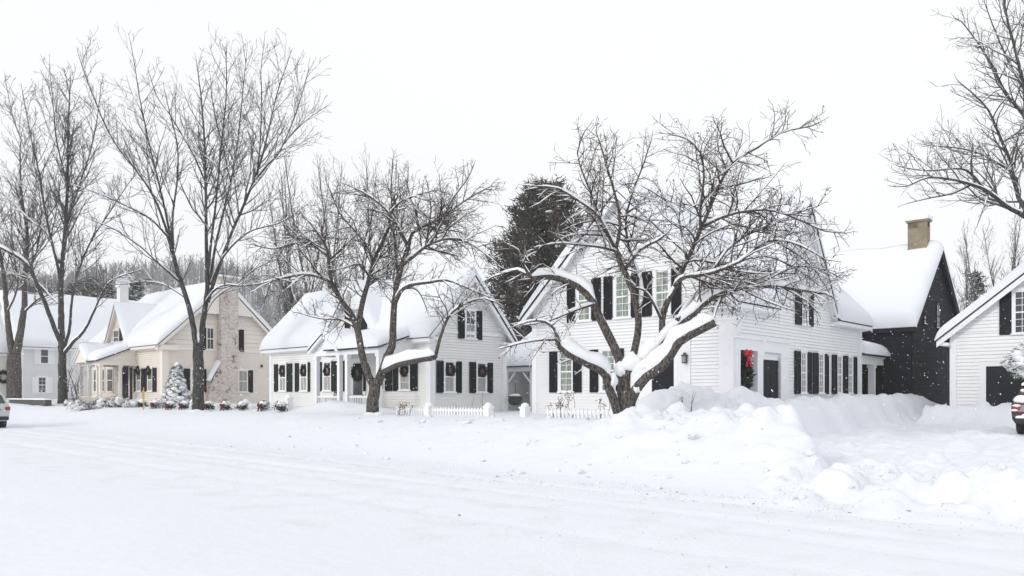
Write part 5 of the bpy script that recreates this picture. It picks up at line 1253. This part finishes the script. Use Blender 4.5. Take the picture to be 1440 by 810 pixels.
fence(893, 918, 'short buried picket fence end right of the apple tree trunk', over=.34)
def fpost(px, label, h=.62, w=.15):
    w *= .85; h *= .85
    p = fence_pt(px); g = gz(p.x, p.y); root = thing('fence_post', label, 'post', (p.x, p.y, g), YAW, 'white fence posts')
    mb = MB(); mb.box(-w, w, -w, w, -.5, h); mb.box(-w-.03, w+.03, -w-.03, w+.03, h, h+.06); mb.build('shaft', 'trim', root)
    sn = MB(); sn.blob((0, 0, h+.07), w*1.2, w*1.2, .13, px, .3); sn.build('snow_cap', 'branch_snow', root, True)
fpost(406, 'square white fence post at the end of the fence left of the porch house', .55, .17)
fpost(687, 'white fence post with round snow cap left of the walk to the breezeway', .36)
fpost(603, 'white fence post under the corner of the porch house', .42, .16)
fpost(738, 'white fence post with snow cap right of the walk to the breezeway', .36)
fpost(866, 'white fence post touching the left of the apple tree trunk', .46, .12)
fpost(346, 'white fence post in the run before the cream house gable', .42, .16)
fpost(271, 'white fence post close by the tall maple trunk', .40, .14)
fpost(232, 'half-buried white fence post in front of the small spruce', .36, .14)

# evergreen sprays with bows tied along the fence
def spray(name, label, px, Y, red, seed, w=.4, h=.4, group='evergreen sprays along the fence'):
    p = at(px, CY, Y); g = gz(p.x, p.y); root = thing(name, label, 'evergreen spray', (p.x, p.y, g+.08), YAW, group); r = random.Random(seed)
    cr = MB()
    for i in range(170):
        q = Vector((r.gauss(0, w*.28), r.gauss(0, w*.38), abs(r.gauss(.1, h*.4)))); needle(cr, q, Vector((r.gauss(0, 1), r.gauss(0, 1), r.gauss(-.3, .6))), .2, .022, r)
    cr.build('foliage', 'pine_green', root)
    if red:
        b = MB(); c = Vector((-.22, 0, h*.45))
        for sg in (-1, 1): b.blob((c.x, c.y+sg*.12, c.z+.05), .06, .13, .08, sg, .2, 8, 5); b.hexa([(c.x-.02, sg*.02, c.z), (c.x+.02, sg*.02, c.z), (c.x+.02, sg*.08, c.z), (c.x-.02, sg*.08, c.z), (c.x-.03, sg*.14, c.z-.28), (c.x+.01, sg*.14, c.z-.28), (c.x+.01, sg*.22, c.z-.26), (c.x-.03, sg*.22, c.z-.26)])
        b.build('bow', red, root)
    s_ = MB(); s_.blob((0, 0, h*.85), w*.5, w*.55, .14, seed, .4); s_.build('snow_cap', 'branch_snow', root, True)
sp = [(147, None, 'dark evergreen spray under the left porch railing of the cream house'), (160, None, 'dark evergreen spray under the porch door of the cream house'), (178, None, 'dark evergreen spray at the right corner of the cream porch'), (200, None, 'dark evergreen spray below the yellow marker post'), (219, 'dull_red', 'evergreen spray with dull red bow left of the small spruce'), (240, 'dull_red', 'evergreen spray with dull red bow in front of the small spruce'), (259, 'red', 'red-bowed spray between small spruce and tall maple'), (294, 'red', 'red-bowed spray just right of the tall maple trunk'), (318, 'red', 'red-bowed spray below the brick chimney'), (341, None, 'dark spray on the post before the cream house gable'), (371, 'dull_red', 'evergreen spray with dull red bow under the right cream gable window'), (396, None, 'dark leaning evergreen spray beside the square end post')]
for i, (px, rd, lab) in enumerate(sp):
    p = fence_pt(px, 20.0); spray('evergreen_spray', lab, px, p.y, rd and 'dull_red', 200+i, .42, .34)

# snow-covered shrubs
def shrub(px, Y, w, h, label, seed, dark=True):
    p = at(px, CY, Y); g = gz(p.x, p.y); root = thing('snowy_shrub', label, 'shrub', (p.x, p.y, g-.05), 0, 'snow covered shrubs'); r = random.Random(seed)
    sn = MB(); cr = MB()
    for k in range(7): sn.blob((r.gauss(0, w*.3), r.gauss(0, w*.25), h*r.uniform(.15, .45)), w*.28, w*.28, h*.20, seed+k, .9)
    for k in range(420): needle(cr, Vector((r.gauss(0, w*.38), r.gauss(0, w*.34), abs(r.gauss(h*.3, h*.22)))), Vector((r.gauss(0, 1), r.gauss(0, 1), r.gauss(.2, .6))), .22, .014, r)
    cr.build('foliage', 'pine_green' if dark else 'twig', root); sn.build('snow_cover', 'branch_snow', root, True)
for i, (px, Y_, w, h, lab, dk) in enumerate(((120, 46.5, 1.0, .7, 'wide dark shrub under snow at the left end of the cream fence', True), (158, 49.5, .9, 1.0, 'rounded snow-covered shrub before the cream porch railing', False), (181, 49, .9, 1.1, 'tall snow mound shrub at the right corner of the cream porch', False), (103, 53, .8, .8, 'snow-covered shrub right of the straight street trunk', False), (141, 50.5, .7, .7, 'low snow-covered shrub below the left porch post', True))):
    shrub(px, Y_, w, h, lab, 300+i, dk)
# bare bush by the cream porch
p = at(109, CY, 54); b = (p.x, p.y, gz(p.x, p.y)-.05)
T = Tree('bare_bush', 'leafless upright bush left of the cream porch', b, 61, 'twig', 'twig', None, 'bush', minr=.012, snowk=.6, up=.12, dens=(2.5, 2.5, 2.5))
for k in range(6): T.limb([Vector(b), Vector(b)+Vector((R.gauss(0, .3), R.gauss(0, .2), 1.1)), Vector(b)+Vector((R.gauss(0, .7), R.gauss(0, .4), 2.3))], .03, .012, lo=.2, kl=.8)
T.done()

# ------------------------------------------------------------------ dry stems poking through the snow
def stems(px, py, Y, label, seed, h=.9, n=5, head=True):
    p = at(px, py, Y); root = thing('dry_stems', label, 'dry plant', (p.x, p.y, gz(p.x, p.y)-.05), 0, 'dry plant stems in the snow'); r = random.Random(seed); mb = MB(); hd = MB()
    for k in range(n):
        a = Vector((r.gauss(0, .14), r.gauss(0, .14), 0)); t = a+Vector((r.gauss(0, .12), r.gauss(0, .1), h*r.uniform(.6, 1.1))); m = a.lerp(t, .55)+Vector((r.gauss(0, .05), 0, 0)); mb.tube([a, m, t], [.010, .008, .005], 4)
        if head:
            for j in range(10): needle(hd, t+Vector((r.gauss(0, .05), r.gauss(0, .05), r.gauss(0, .06))), Vector((r.gauss(0, 1), r.gauss(0, 1), r.gauss(-.2, .7))), .09, .02, r)
    mb.build('stem', 'twig', root)
    if head: hd.build('seed_head', 'dry', root)
for i, a in enumerate(((796, 560, 26.5, 'cluster of tall dry stems under the left white house window', .85, 6, True), (788, 560, 27, 'low brown seed heads behind the fence under the white house window', .5, 7, True), (846, 560, 26, 'dry stems between white house window and apple tree', .7, 4, True), (955, 575, 20.5, 'single dried flower head standing in the big snow pile', .4, 1, True), (967, 570, 21, 'thin bare shoot standing in the snow pile', .9, 2, False), (668, 560, 31, 'two thin stakes behind the fence under the right gable window', 1.1, 2, False), (640, 560, 31.5, 'short dark stakes behind the fence under the left gable window', .6, 2, False), (566, 560, 31.5, 'brown seed heads right of the double-stemmed trunk', .45, 8, True))):
    stems(a[0], a[1], a[2], a[3], 400+i, *a[4:])

# ------------------------------------------------------------------ wreaths
def wreath(label, house, wall, px, py, rad, o, seed, bow=None, berries=True, bow_at='low', squash=1.0, group='wreaths on doors and windows', thick=.3):
    u, z = house.hit(wall, px, py); r = random.Random(seed)
    root = thing('wreath', label, 'wreath', house.C, YAW, group)
    mat_ = Matrix.Translation(house.C) @ Matrix.Rotation(YAW, 4, 'Z'); root.location = mat_ @ Vector(house.P(wall, u, o, z))
    ex = Vector((0, 1, 0)) if wall[0] == 'f' else Vector((1, 0, 0)); en = Vector((-1, 0, 0)) if wall[0] == 'f' else Vector((0, -1, 0)); ez_ = Vector((0, 0, 1))
    cr = MB(); n = int(420*max(1, rad/.4))
    for k in range(n):
        a = r.uniform(0, 6.283); rr = rad*(1-thick+thick*r.uniform(-.6, 1.0)*.8)
        c = ex*math.cos(a)*rr+ez_*math.sin(a)*rr*squash+en*r.uniform(0, rad*.22)
        d = ex*(-math.sin(a))+ez_*math.cos(a)+Vector((r.gauss(0, .7), r.gauss(0, .7), r.gauss(0, .7)))
        needle(cr, c, d, rad*.38, rad*.07, r)
    cr.build('foliage', 'pine_green', root)
    b = MB()
    cz = ez_*(-rad*.8 if bow_at == 'low' else rad*1.05*squash)+en*rad*.3; s_ = rad*(.30 if bow_at == 'low' else .42)
    for sg in (-1, 1):
        for (da, dl) in ((.5, 1.2), (.05, 1.0)):
            q = cz+ex*sg*s_*.75+ez_*s_*da; b.blob(q, s_*.5*(abs(ex.x)+.5), s_*.5*(abs(ex.y)+.5), s_*.38, sg+2, .25, 8, 6)
        p0_, p1_ = cz, cz+ex*sg*s_*.8-ez_*s_*2.0
        b.hexa([p0_-ex*s_*.2, p0_+ex*s_*.2, p0_+ex*s_*.2+en*.02, p0_-ex*s_*.2+en*.02, p1_-ex*s_*.3, p1_+ex*s_*.3, p1_+ex*s_*.3+en*.03, p1_-ex*s_*.3+en*.03])
    b.blob(cz+en*.03, s_*.28, s_*.28, s_*.28, 1, .1, 8, 5)
    if bow: b.build('bow', bow, root)
    if berries:
        bb = MB()
        for k in range(46):
            a = r.uniform(0, 6.283); k_ = r.uniform(.55, 1.0)*rad; c = ex*math.cos(a)*k_+ez_*math.sin(a)*k_+en*rad*r.uniform(.15, .32); bb.blob(c, rad*.085, rad*.085, rad*.085, 0, 0, 5, 4)
        bb.build('berries', 'dull_red', root)
    return root
f, sd = ('f', 0.0), ('s', 0.0)
wreath('berry wreath in the leftmost front window of the porch house', PH, f, 398.5, 521.5, .31, .06, 1)
wreath('berry wreath in the second front window left of the pediment porch', PH, f, 428.5, 521.5, .31, .06, 2)
wreath('berry wreath in the window seen between the porch posts', PH, f, 461.5, 521, .31, .06, 3)
wreath('green wreath on the white front door under the pediment porch', PH, f, 504.5, 524, .46, .08, 4, berries=False)
wreath('berry wreath in the front window right of the double-stemmed trunk', PH, f, 570.5, 521, .31, .06, 5)
wreath('berry wreath in the left gable window of the porch house', PH, sd, 632, 520.5, .32, .06, 6)
wreath('berry wreath in the right gable window of the porch house', PH, sd, 677, 522.5, .31, .06, 7)
wreath('large evergreen wreath with big red bow hung in the white corner porch', WH, ('s', .1), 1046.5, 526, .55, .0, 8, 'red', False, 'high', 1.25, thick=.45)
wreath('dark red wreath on the door of the cream porch', CH, f, 174, 533, .42, .1, 9)
wreath('green wreath over the left of the paired cream windows', CH, f, 196, 521, .32, .08, 10, berries=False)
wreath('green wreath over the right of the paired cream windows', CH, f, 210.5, 521, .32, .08, 11, berries=False)
wreath('dark wreath on the yellow house wall at the left edge', YH, sd, 4, 530, .5, .1, 12, berries=False)

# pot in the breezeway, bench on the porch, marker post, low wall
p = at(724.5, 566, 40.6); root = thing('planter_pot', 'round dark green pot standing before the grey breezeway', 'planter', (p.x, p.y, at(724.5, 570, 40.6).z), 0)
mb = MB(); mb.lathe([(.2, 0), (.34, .12), (.4, .28), (.36, .40), (.40, .44), (.40, .48), (.33, .48), (.30, .42)], 18); mb.build('pot', 'pot', root, True)
mb = MB(); mb.blob((0, 0, .48), .3, .3, .12, 4, .3); mb.build('snow_cap', 'branch_snow', root, True)
mb = MB(); mb.tube([Vector((0, 0, .4)), Vector((.02, 0, .95)), Vector((.03, 0, 1.5))], [.02, .015, .01], 5); mb.build('stem', 'twig', root)
u, z = PH.hit(('f', -1.3), 469, 552); mat_ = Matrix.Translation(PH.C) @ Matrix.Rotation(YAW, 4, 'Z'); q = mat_ @ Vector((-1.3, u, .92))
root = thing('porch_chair', 'black porch chair with plaid cushions behind the porch railing', 'chair', q, YAW)
mb = MB(); mb.box(-.3, .3, -.34, .34, .38, .43); mb.build('seat', 'metal', root)
for a in (-.28, .24):
    for b in (-.32, .28): mb = MB(); mb.box(a, a+.04, b, b+.04, 0, .66 if a < 0 else 1.0); mb.build('leg', 'metal', root)
mb = MB(); mb.box(.24, .28, -.28, .28, .90, 1.0)
for k in range(5): mb.box(.25, .27, -.26+k*.12, -.22+k*.12, .43, .90)
mb.build('backrest', 'metal', root)
for b in (-.34, .28): mb = MB(); mb.box(-.3, .24, b, b+.06, .66, .69); mb.build('armrest', 'metal', root)
mb = MB(); mb.blob((.14, 0, .68), .09, .27, .25, 2, .1, 12, 8); mb.blob((-.02, 0, .48), .25, .28, .07, 3, .1, 12, 8); mb.build('cushion', 'plaid', root, True)
p = at(202, CY, 44.5); g = gz(p.x, p.y)
root = thing('marker_post', 'thin yellow marker post standing in snow before the cream house', 'marker', (p.x, p.y, g), 0)
hh = at(202, 545, 44.5).z-g
mb = MB(); mb.tube([Vector((0, 0, -.2)), Vector((0, 0, hh))], [.03, .03], 8); mb.build('pole', 'yellow', root)
mb = MB(); mb.box(-.07, .07, -.045, -.032, hh*.5, hh*.86); mb.build('plate', 'yellow', root)
p = at(48, 566, 57); q0 = at(12, 566, 60); q1 = at(68, 566, 53)
root = thing('stone_wall', 'low dark stone wall under snow left of the straight street trunk', 'wall', (q0.x, q0.y, gz(q0.x, q0.y)), math.atan2(q1.y-q0.y, q1.x-q0.x))
L = (q1-q0).length; zt_ = at(48, 562, 57).z-gz(q0.x, q0.y)
mb = MB(); n = 14
for i in range(n): mb.box(L*i/n+.015, L*(i+1)/n-.01, -.2, .2, -.8, zt_+R.uniform(-.03, .03))
mb.build('stones', 'stone_dark', root); sn = MB(); snow_slab(sn, (-.1, -.25, zt_), (L+.1, -.25, zt_), (L+.1, .3, zt_), (-.1, .3, zt_), .08, round_ridge=True, R_=.22); sn.build('snow_cover', 'branch_snow', root, True)

# ------------------------------------------------------------------ cars
def car(name, label, loc, rz, paint, roof_snow=True, L=4.7, Hs=1.0, tail='lamp_red'):
    """local: rear at x=0, car points to +x, centred on y=0"""
    root = thing(name, label, 'car', loc, rz)
    pr = [(.08, .36, .80), (.0, .55, .88), (.0, .80, .91), (.05, 1.06, .91), (.10, 1.12, .88), (.38, 1.66, .70), (.8, 1.74, .68), (2.5, 1.73, .68), (3.15, 1.18, .84), (3.5, 1.10, .88), (4.4, .98, .86), (4.66, .78, .82), (4.66, .45, .80), (4.55, .34, .78)]
    pr = [(x*L/4.7, z*Hs, y) for x, z, y in pr]
    mb = MB(); n = len(pr)
    for x, z, y in pr: mb.v.append((x, y, z))
    for x, z, y in pr: mb.v.append((x, -y, z))
    for i in range(n): j = (i+1) % n; mb.f.append((i, j, n+j, n+i))
    for o_ in (0, n):
        lo = [0, 1, 2, 3, 4, 8, 9, 10, 11, 12, 13]; up = [4, 5, 6, 7, 8]
        mb.f.append(tuple(o_+i for i in lo)); mb.f.append(tuple(o_+i for i in up))
    b = mb.build('body', paint, root)
    bv = b.modifiers.new('bevel', 'BEVEL'); bv.width = .04; bv.segments = 3; bv.limit_method = 'ANGLE'; bv.angle_limit = math.radians(20)
    def on(i, j, u, t): a = Vector(pr[i]); c = Vector(pr[j]); q = a.lerp(c, t); return (q.x, q.z*u, q.y)
    g = MB(); e = -.03
    g.quad((pr[4][0]+e+.05, .74, 1.20*Hs), (pr[4][0]+e+.05, -.74, 1.20*Hs), (pr[5][0]+e-.02, -.62, 1.60*Hs), (pr[5][0]+e-.02, .62, 1.60*Hs)); g.build('rear_window', 'car_glass', root)
    for sg in (-1, 1):
        g = MB(); g.quad((.55, sg*.865, 1.20*Hs), (2.75, sg*.865, 1.20*Hs), (2.4, sg*.735, 1.62*Hs), (.75, sg*.735, 1.62*Hs)); g.build('side_window', 'car_glass', root)
        t = MB(); t.box(-.035, .10, sg*.90-.0 if sg < 0 else .70, -.70 if sg < 0 else .90, .88*Hs, 1.04*Hs); t.build('tail_lamp', tail, root)
        for xw in (.85, 3.75):
            w = MB(); nn = 20; yo, yi = sg*.90, sg*.66
            for yy, rr in ((yi, .30), (yi, .345), (yo*.99, .345), (yo, .32), (yo, .22)):
                for k in range(nn): a = 6.2832*k/nn; w.v.append((xw+rr*math.cos(a), yy, .345+rr*math.sin(a)))
            for q in range(4):
                for k in range(nn): k2 = (k+1) % nn; w.f.append((q*nn+k, q*nn+k2, (q+1)*nn+k2, (q+1)*nn+k))
            wo = w.build('wheel', 'tyre', root, True)
            w = MB()
            for k in range(nn): a = 6.2832*k/nn; w.v.append((xw+.22*math.cos(a), yo*.995, .345+.22*math.sin(a)))
            w.f.append(tuple(range(nn))); w.build('rim', 'rim', wo)
    bp = MB(); bp.box(-.08, .2, -.84, .84, .40*Hs, .58*Hs); bo = bp.build('bumper', 'car_plastic', root)
    bv = bo.modifiers.new('bevel', 'BEVEL'); bv.width = .04; bv.segments = 2
    g = MB(); g.box(-.02, .0, -.26, .26, .68*Hs, .82*Hs); g.build('number_plate', 'plate', root)
    g = MB(); g.box(-.03, .02, -.5, .5, .86*Hs, .94*Hs); g.build('tailgate_trim', 'car_plastic', root)
    s_ = MB()
    if roof_snow:
        snow_slab(s_, (.34, -.70, 1.70*Hs), (2.6, -.70, 1.72*Hs), (2.6, .70, 1.72*Hs), (.34, .70, 1.70*Hs), .16, round_ridge=True, res=.15, R_=.2)
        snow_slab(s_, (-.09, -.80, .575*Hs), (.10, -.80, .60*Hs), (.10, .80, .60*Hs), (-.09, .80, .575*Hs), .07, round_ridge=True, res=.1, R_=.1)
        snow_slab(s_, (3.4, -.8, 1.12*Hs), (4.5, -.75, .98*Hs), (4.5, .75, .98*Hs), (3.4, .8, 1.12*Hs), .12, round_ridge=True, res=.15, R_=.2)
        for k in range(16): s_.blob((-.01, R.uniform(-.88, .88), R.uniform(.60, 1.12)*Hs), .05, R.uniform(.06, .20), R.uniform(.03, .09), k, .7)
        for k in range(22):
            t_ = R.random()**.6; s_.blob((.08+.28*t_, R.uniform(-.72, .72), (1.12+.52*t_)*Hs), .07, R.uniform(.10, .24), R.uniform(.06, .15), k+30, .6)
        for k in range(12): s_.blob((R.uniform(.2, 4.4), -.90, R.uniform(.4, .62)*Hs), R.uniform(.1, .25), .04, R.uniform(.05, .1), k+60, .6)
        s_.build('snow_cover', 'branch_snow', root, True)
    return root
# red SUV, nose towards the garage: rear left corner at px 1423
Yc = 27.0; c = at(1423, CY, Yc); c.z = 0; ctr = c + (-DF)*.92
car('parked_suv', 'dark red snow-dusted car parked by the garage at the right edge', (ctr.x, ctr.y, gz(ctr.x, ctr.y)-.02), YAW, 'car_red')
# silver car driving away along the street: rear right corner at px 15
Yc = 37.0; c = at(15, CY, Yc); c.z = 0; ctr = c - DR*.92
car('silver_car', 'silver car with red tail lamp leaving by the left edge of the street', (ctr.x, ctr.y, gz(ctr.x, ctr.y)-.02), math.atan2(DF.y, DF.x), 'car_silver', False, 4.8, 1.0)

# ------------------------------------------------------------------ snow clods and falling snow
r = random.Random(91); cl = MB()
for k in range(200):
    if r.random() < .6: s_, w_ = r.uniform(11.5, 17), r.uniform(1.5, 12)
    else: s_, w_ = r.uniform(12.3, 19), r.uniform(8, 24)
    X, Yv = DR.x*s_+DF.x*w_, DR.y*s_+DF.y*w_
    z = gz(X, Yv); a = min(.15, .018+r.expovariate(1/.026))
    cl.blob((X, Yv, z+a*.12), a*r.uniform(.8, 1.4), a*r.uniform(.8, 1.4), a*.7, k, .9, 8, 5)
tag(cl.build('snow_clods', 'snow', None, True), 'loose lumps of ploughed snow along the verge and driveway mouth', 'snow lumps', None, 'stuff')
gr = MB()
for k in range(1100):
    s_ = r.gauss(11.7, .45) if r.random() < .8 else r.uniform(7, 12); w_ = r.uniform(-1, 26)*r.random()+r.uniform(2, 7)
    X, Yv = DR.x*s_+DF.x*w_, DR.y*s_+DF.y*w_; a = r.uniform(.004, .010) if r.random() < .985 else r.uniform(.015, .03)
    gr.blob((X, Yv, gz(X, Yv)+a*.3), a*r.uniform(.8, 1.5), a*r.uniform(.8, 1.5), a*.6, k, .8, 5, 3)
tag(gr.build('road_grit', 'grit'), 'brown grit and ice crumbs along the edge of the ploughed street', 'grit', None, 'stuff')
fl = MB()
for k in range(9000):
    Yv = r.uniform(8, 42); X = r.uniform(-.68, .68)*Yv; z = r.uniform(.1, 1.7+.5*Yv); a = r.uniform(.004, .0085)*(1+.012*Yv)
    c = Vector((X, Yv, z)); n0 = len(fl.v); t = r.uniform(.8, 1.5)
    fl.v += [(X+a, Yv, z), (X-a, Yv, z), (X, Yv+a, z), (X, Yv-a, z), (X, Yv, z+a*t), (X, Yv, z-a*t)]
    for q in ((0, 2, 4), (2, 1, 4), (1, 3, 4), (3, 0, 4), (2, 0, 5), (1, 2, 5), (3, 1, 5), (0, 3, 5)): fl.f.append(tuple(n0+i for i in q))
tag(fl.build('falling_snow', 'branch_snow'), 'snowflakes drifting down in front of the houses', 'snowfall', None, 'stuff')

for o in list(COL.objects):
    if o.parent and o.name.split('.')[0] in ('snow_cover', 'dry_fruit', 'sill_snow'): o['kind'] = 'stuff'
# ------------------------------------------------------------------ snowy air
hm = bpy.data.materials.new('snowy_air'); hm.use_nodes = True; hn = hm.node_tree
hn.nodes.remove(hn.nodes['Principled BSDF'])
pv = hn.nodes.new('ShaderNodeVolumePrincipled'); pv.inputs['Color'].default_value = (.97, .975, .985, 1); pv.inputs['Density'].default_value = .0005; pv.inputs['Anisotropy'].default_value = .15
hn.links.new(pv.outputs['Volume'], hn.nodes['Material Output'].inputs['Volume'])
M['snowy_air'] = hm
hz = MB(); hz.box(-2300, 2300, -2300, 2300, -3, 75)
tag(hz.build('haze', 'snowy_air'), 'pale snowy air fading the far trees', 'haze', None, 'stuff')
SC.cycles.volume_bounces = 2
# ------------------------------------------------------------------ world, sun, camera
W = bpy.data.worlds.new('World'); SC.world = W; W.use_nodes = True
nt = W.node_tree; bg = nt.nodes['Background']
sky = nt.nodes.new('ShaderNodeTexSky'); sky.sky_type = 'NISHITA'; sky.sun_disc = False
EL, AZ = math.radians(24), math.radians(232)           # sun high behind the camera's left shoulder
sky.sun_elevation = EL; sky.sun_rotation = AZ; sky.dust_density = 6; sky.air_density = 1.5
hs = nt.nodes.new('ShaderNodeHueSaturation'); hs.inputs['Saturation'].default_value = .12
mx = nt.nodes.new('ShaderNodeMix'); mx.data_type = 'RGBA'; mx.inputs[0].default_value = .88      # solid cloud deck over most of the sky
mx.inputs[7].default_value = (9.4, 9.55, 9.75, 1)
nt.links.new(sky.outputs['Color'], hs.inputs['Color']); nt.links.new(hs.outputs['Color'], mx.inputs[6])
tcw = nt.nodes.new('ShaderNodeTexCoord'); nz = nt.nodes.new('ShaderNodeTexNoise'); nz.inputs['Scale'].default_value = 1.6; nz.inputs['Detail'].default_value = 4
crw = nt.nodes.new('ShaderNodeValToRGB'); crw.color_ramp.elements[0].color = (.965, .97, .98, 1); crw.color_ramp.elements[1].color = (1.01, 1.01, 1.0, 1)
crw.color_ramp.elements[0].position = .35; crw.color_ramp.elements[1].position = .65
mm = nt.nodes.new('ShaderNodeMix'); mm.data_type = 'RGBA'; mm.blend_type = 'MULTIPLY'; mm.inputs[0].default_value = 1
nt.links.new(tcw.outputs['Generated'], nz.inputs['Vector']); nt.links.new(nz.outputs['Fac'], crw.inputs['Fac'])
nt.links.new(mx.outputs[2], mm.inputs[6]); nt.links.new(crw.outputs['Color'], mm.inputs[7]); nt.links.new(mm.outputs[2], bg.inputs['Color'])
bg.inputs['Strength'].default_value = .1155
su = bpy.data.lights.new('sun', 'SUN'); su.energy = .95; su.angle = math.radians(13); su.color = (1, .95, .87)
so = bpy.data.objects.new('sun', su); COL.objects.link(so)
sdv = Vector((math.sin(AZ)*math.cos(EL), math.cos(AZ)*math.cos(EL), math.sin(EL)))
so.rotation_euler = (-sdv).to_track_quat('-Z', 'Y').to_euler()
cam = bpy.data.cameras.new('camera'); co = bpy.data.objects.new('camera', cam); COL.objects.link(co)
co.location = (0, 0, EYE); co.rotation_euler = (math.radians(90), 0, 0)
cam.sensor_width = 36; cam.lens = 36*F/1440; cam.shift_y = (CY-405)/1440; cam.clip_end = 4000; cam.clip_start = .1
SC.camera = co
vs = SC.view_settings; vs.view_transform = 'Standard'; vs.look = 'None'; vs.gamma = 1; vs.exposure = 0.0; vs.use_curve_mapping = False
SC.render.film_transparent = False
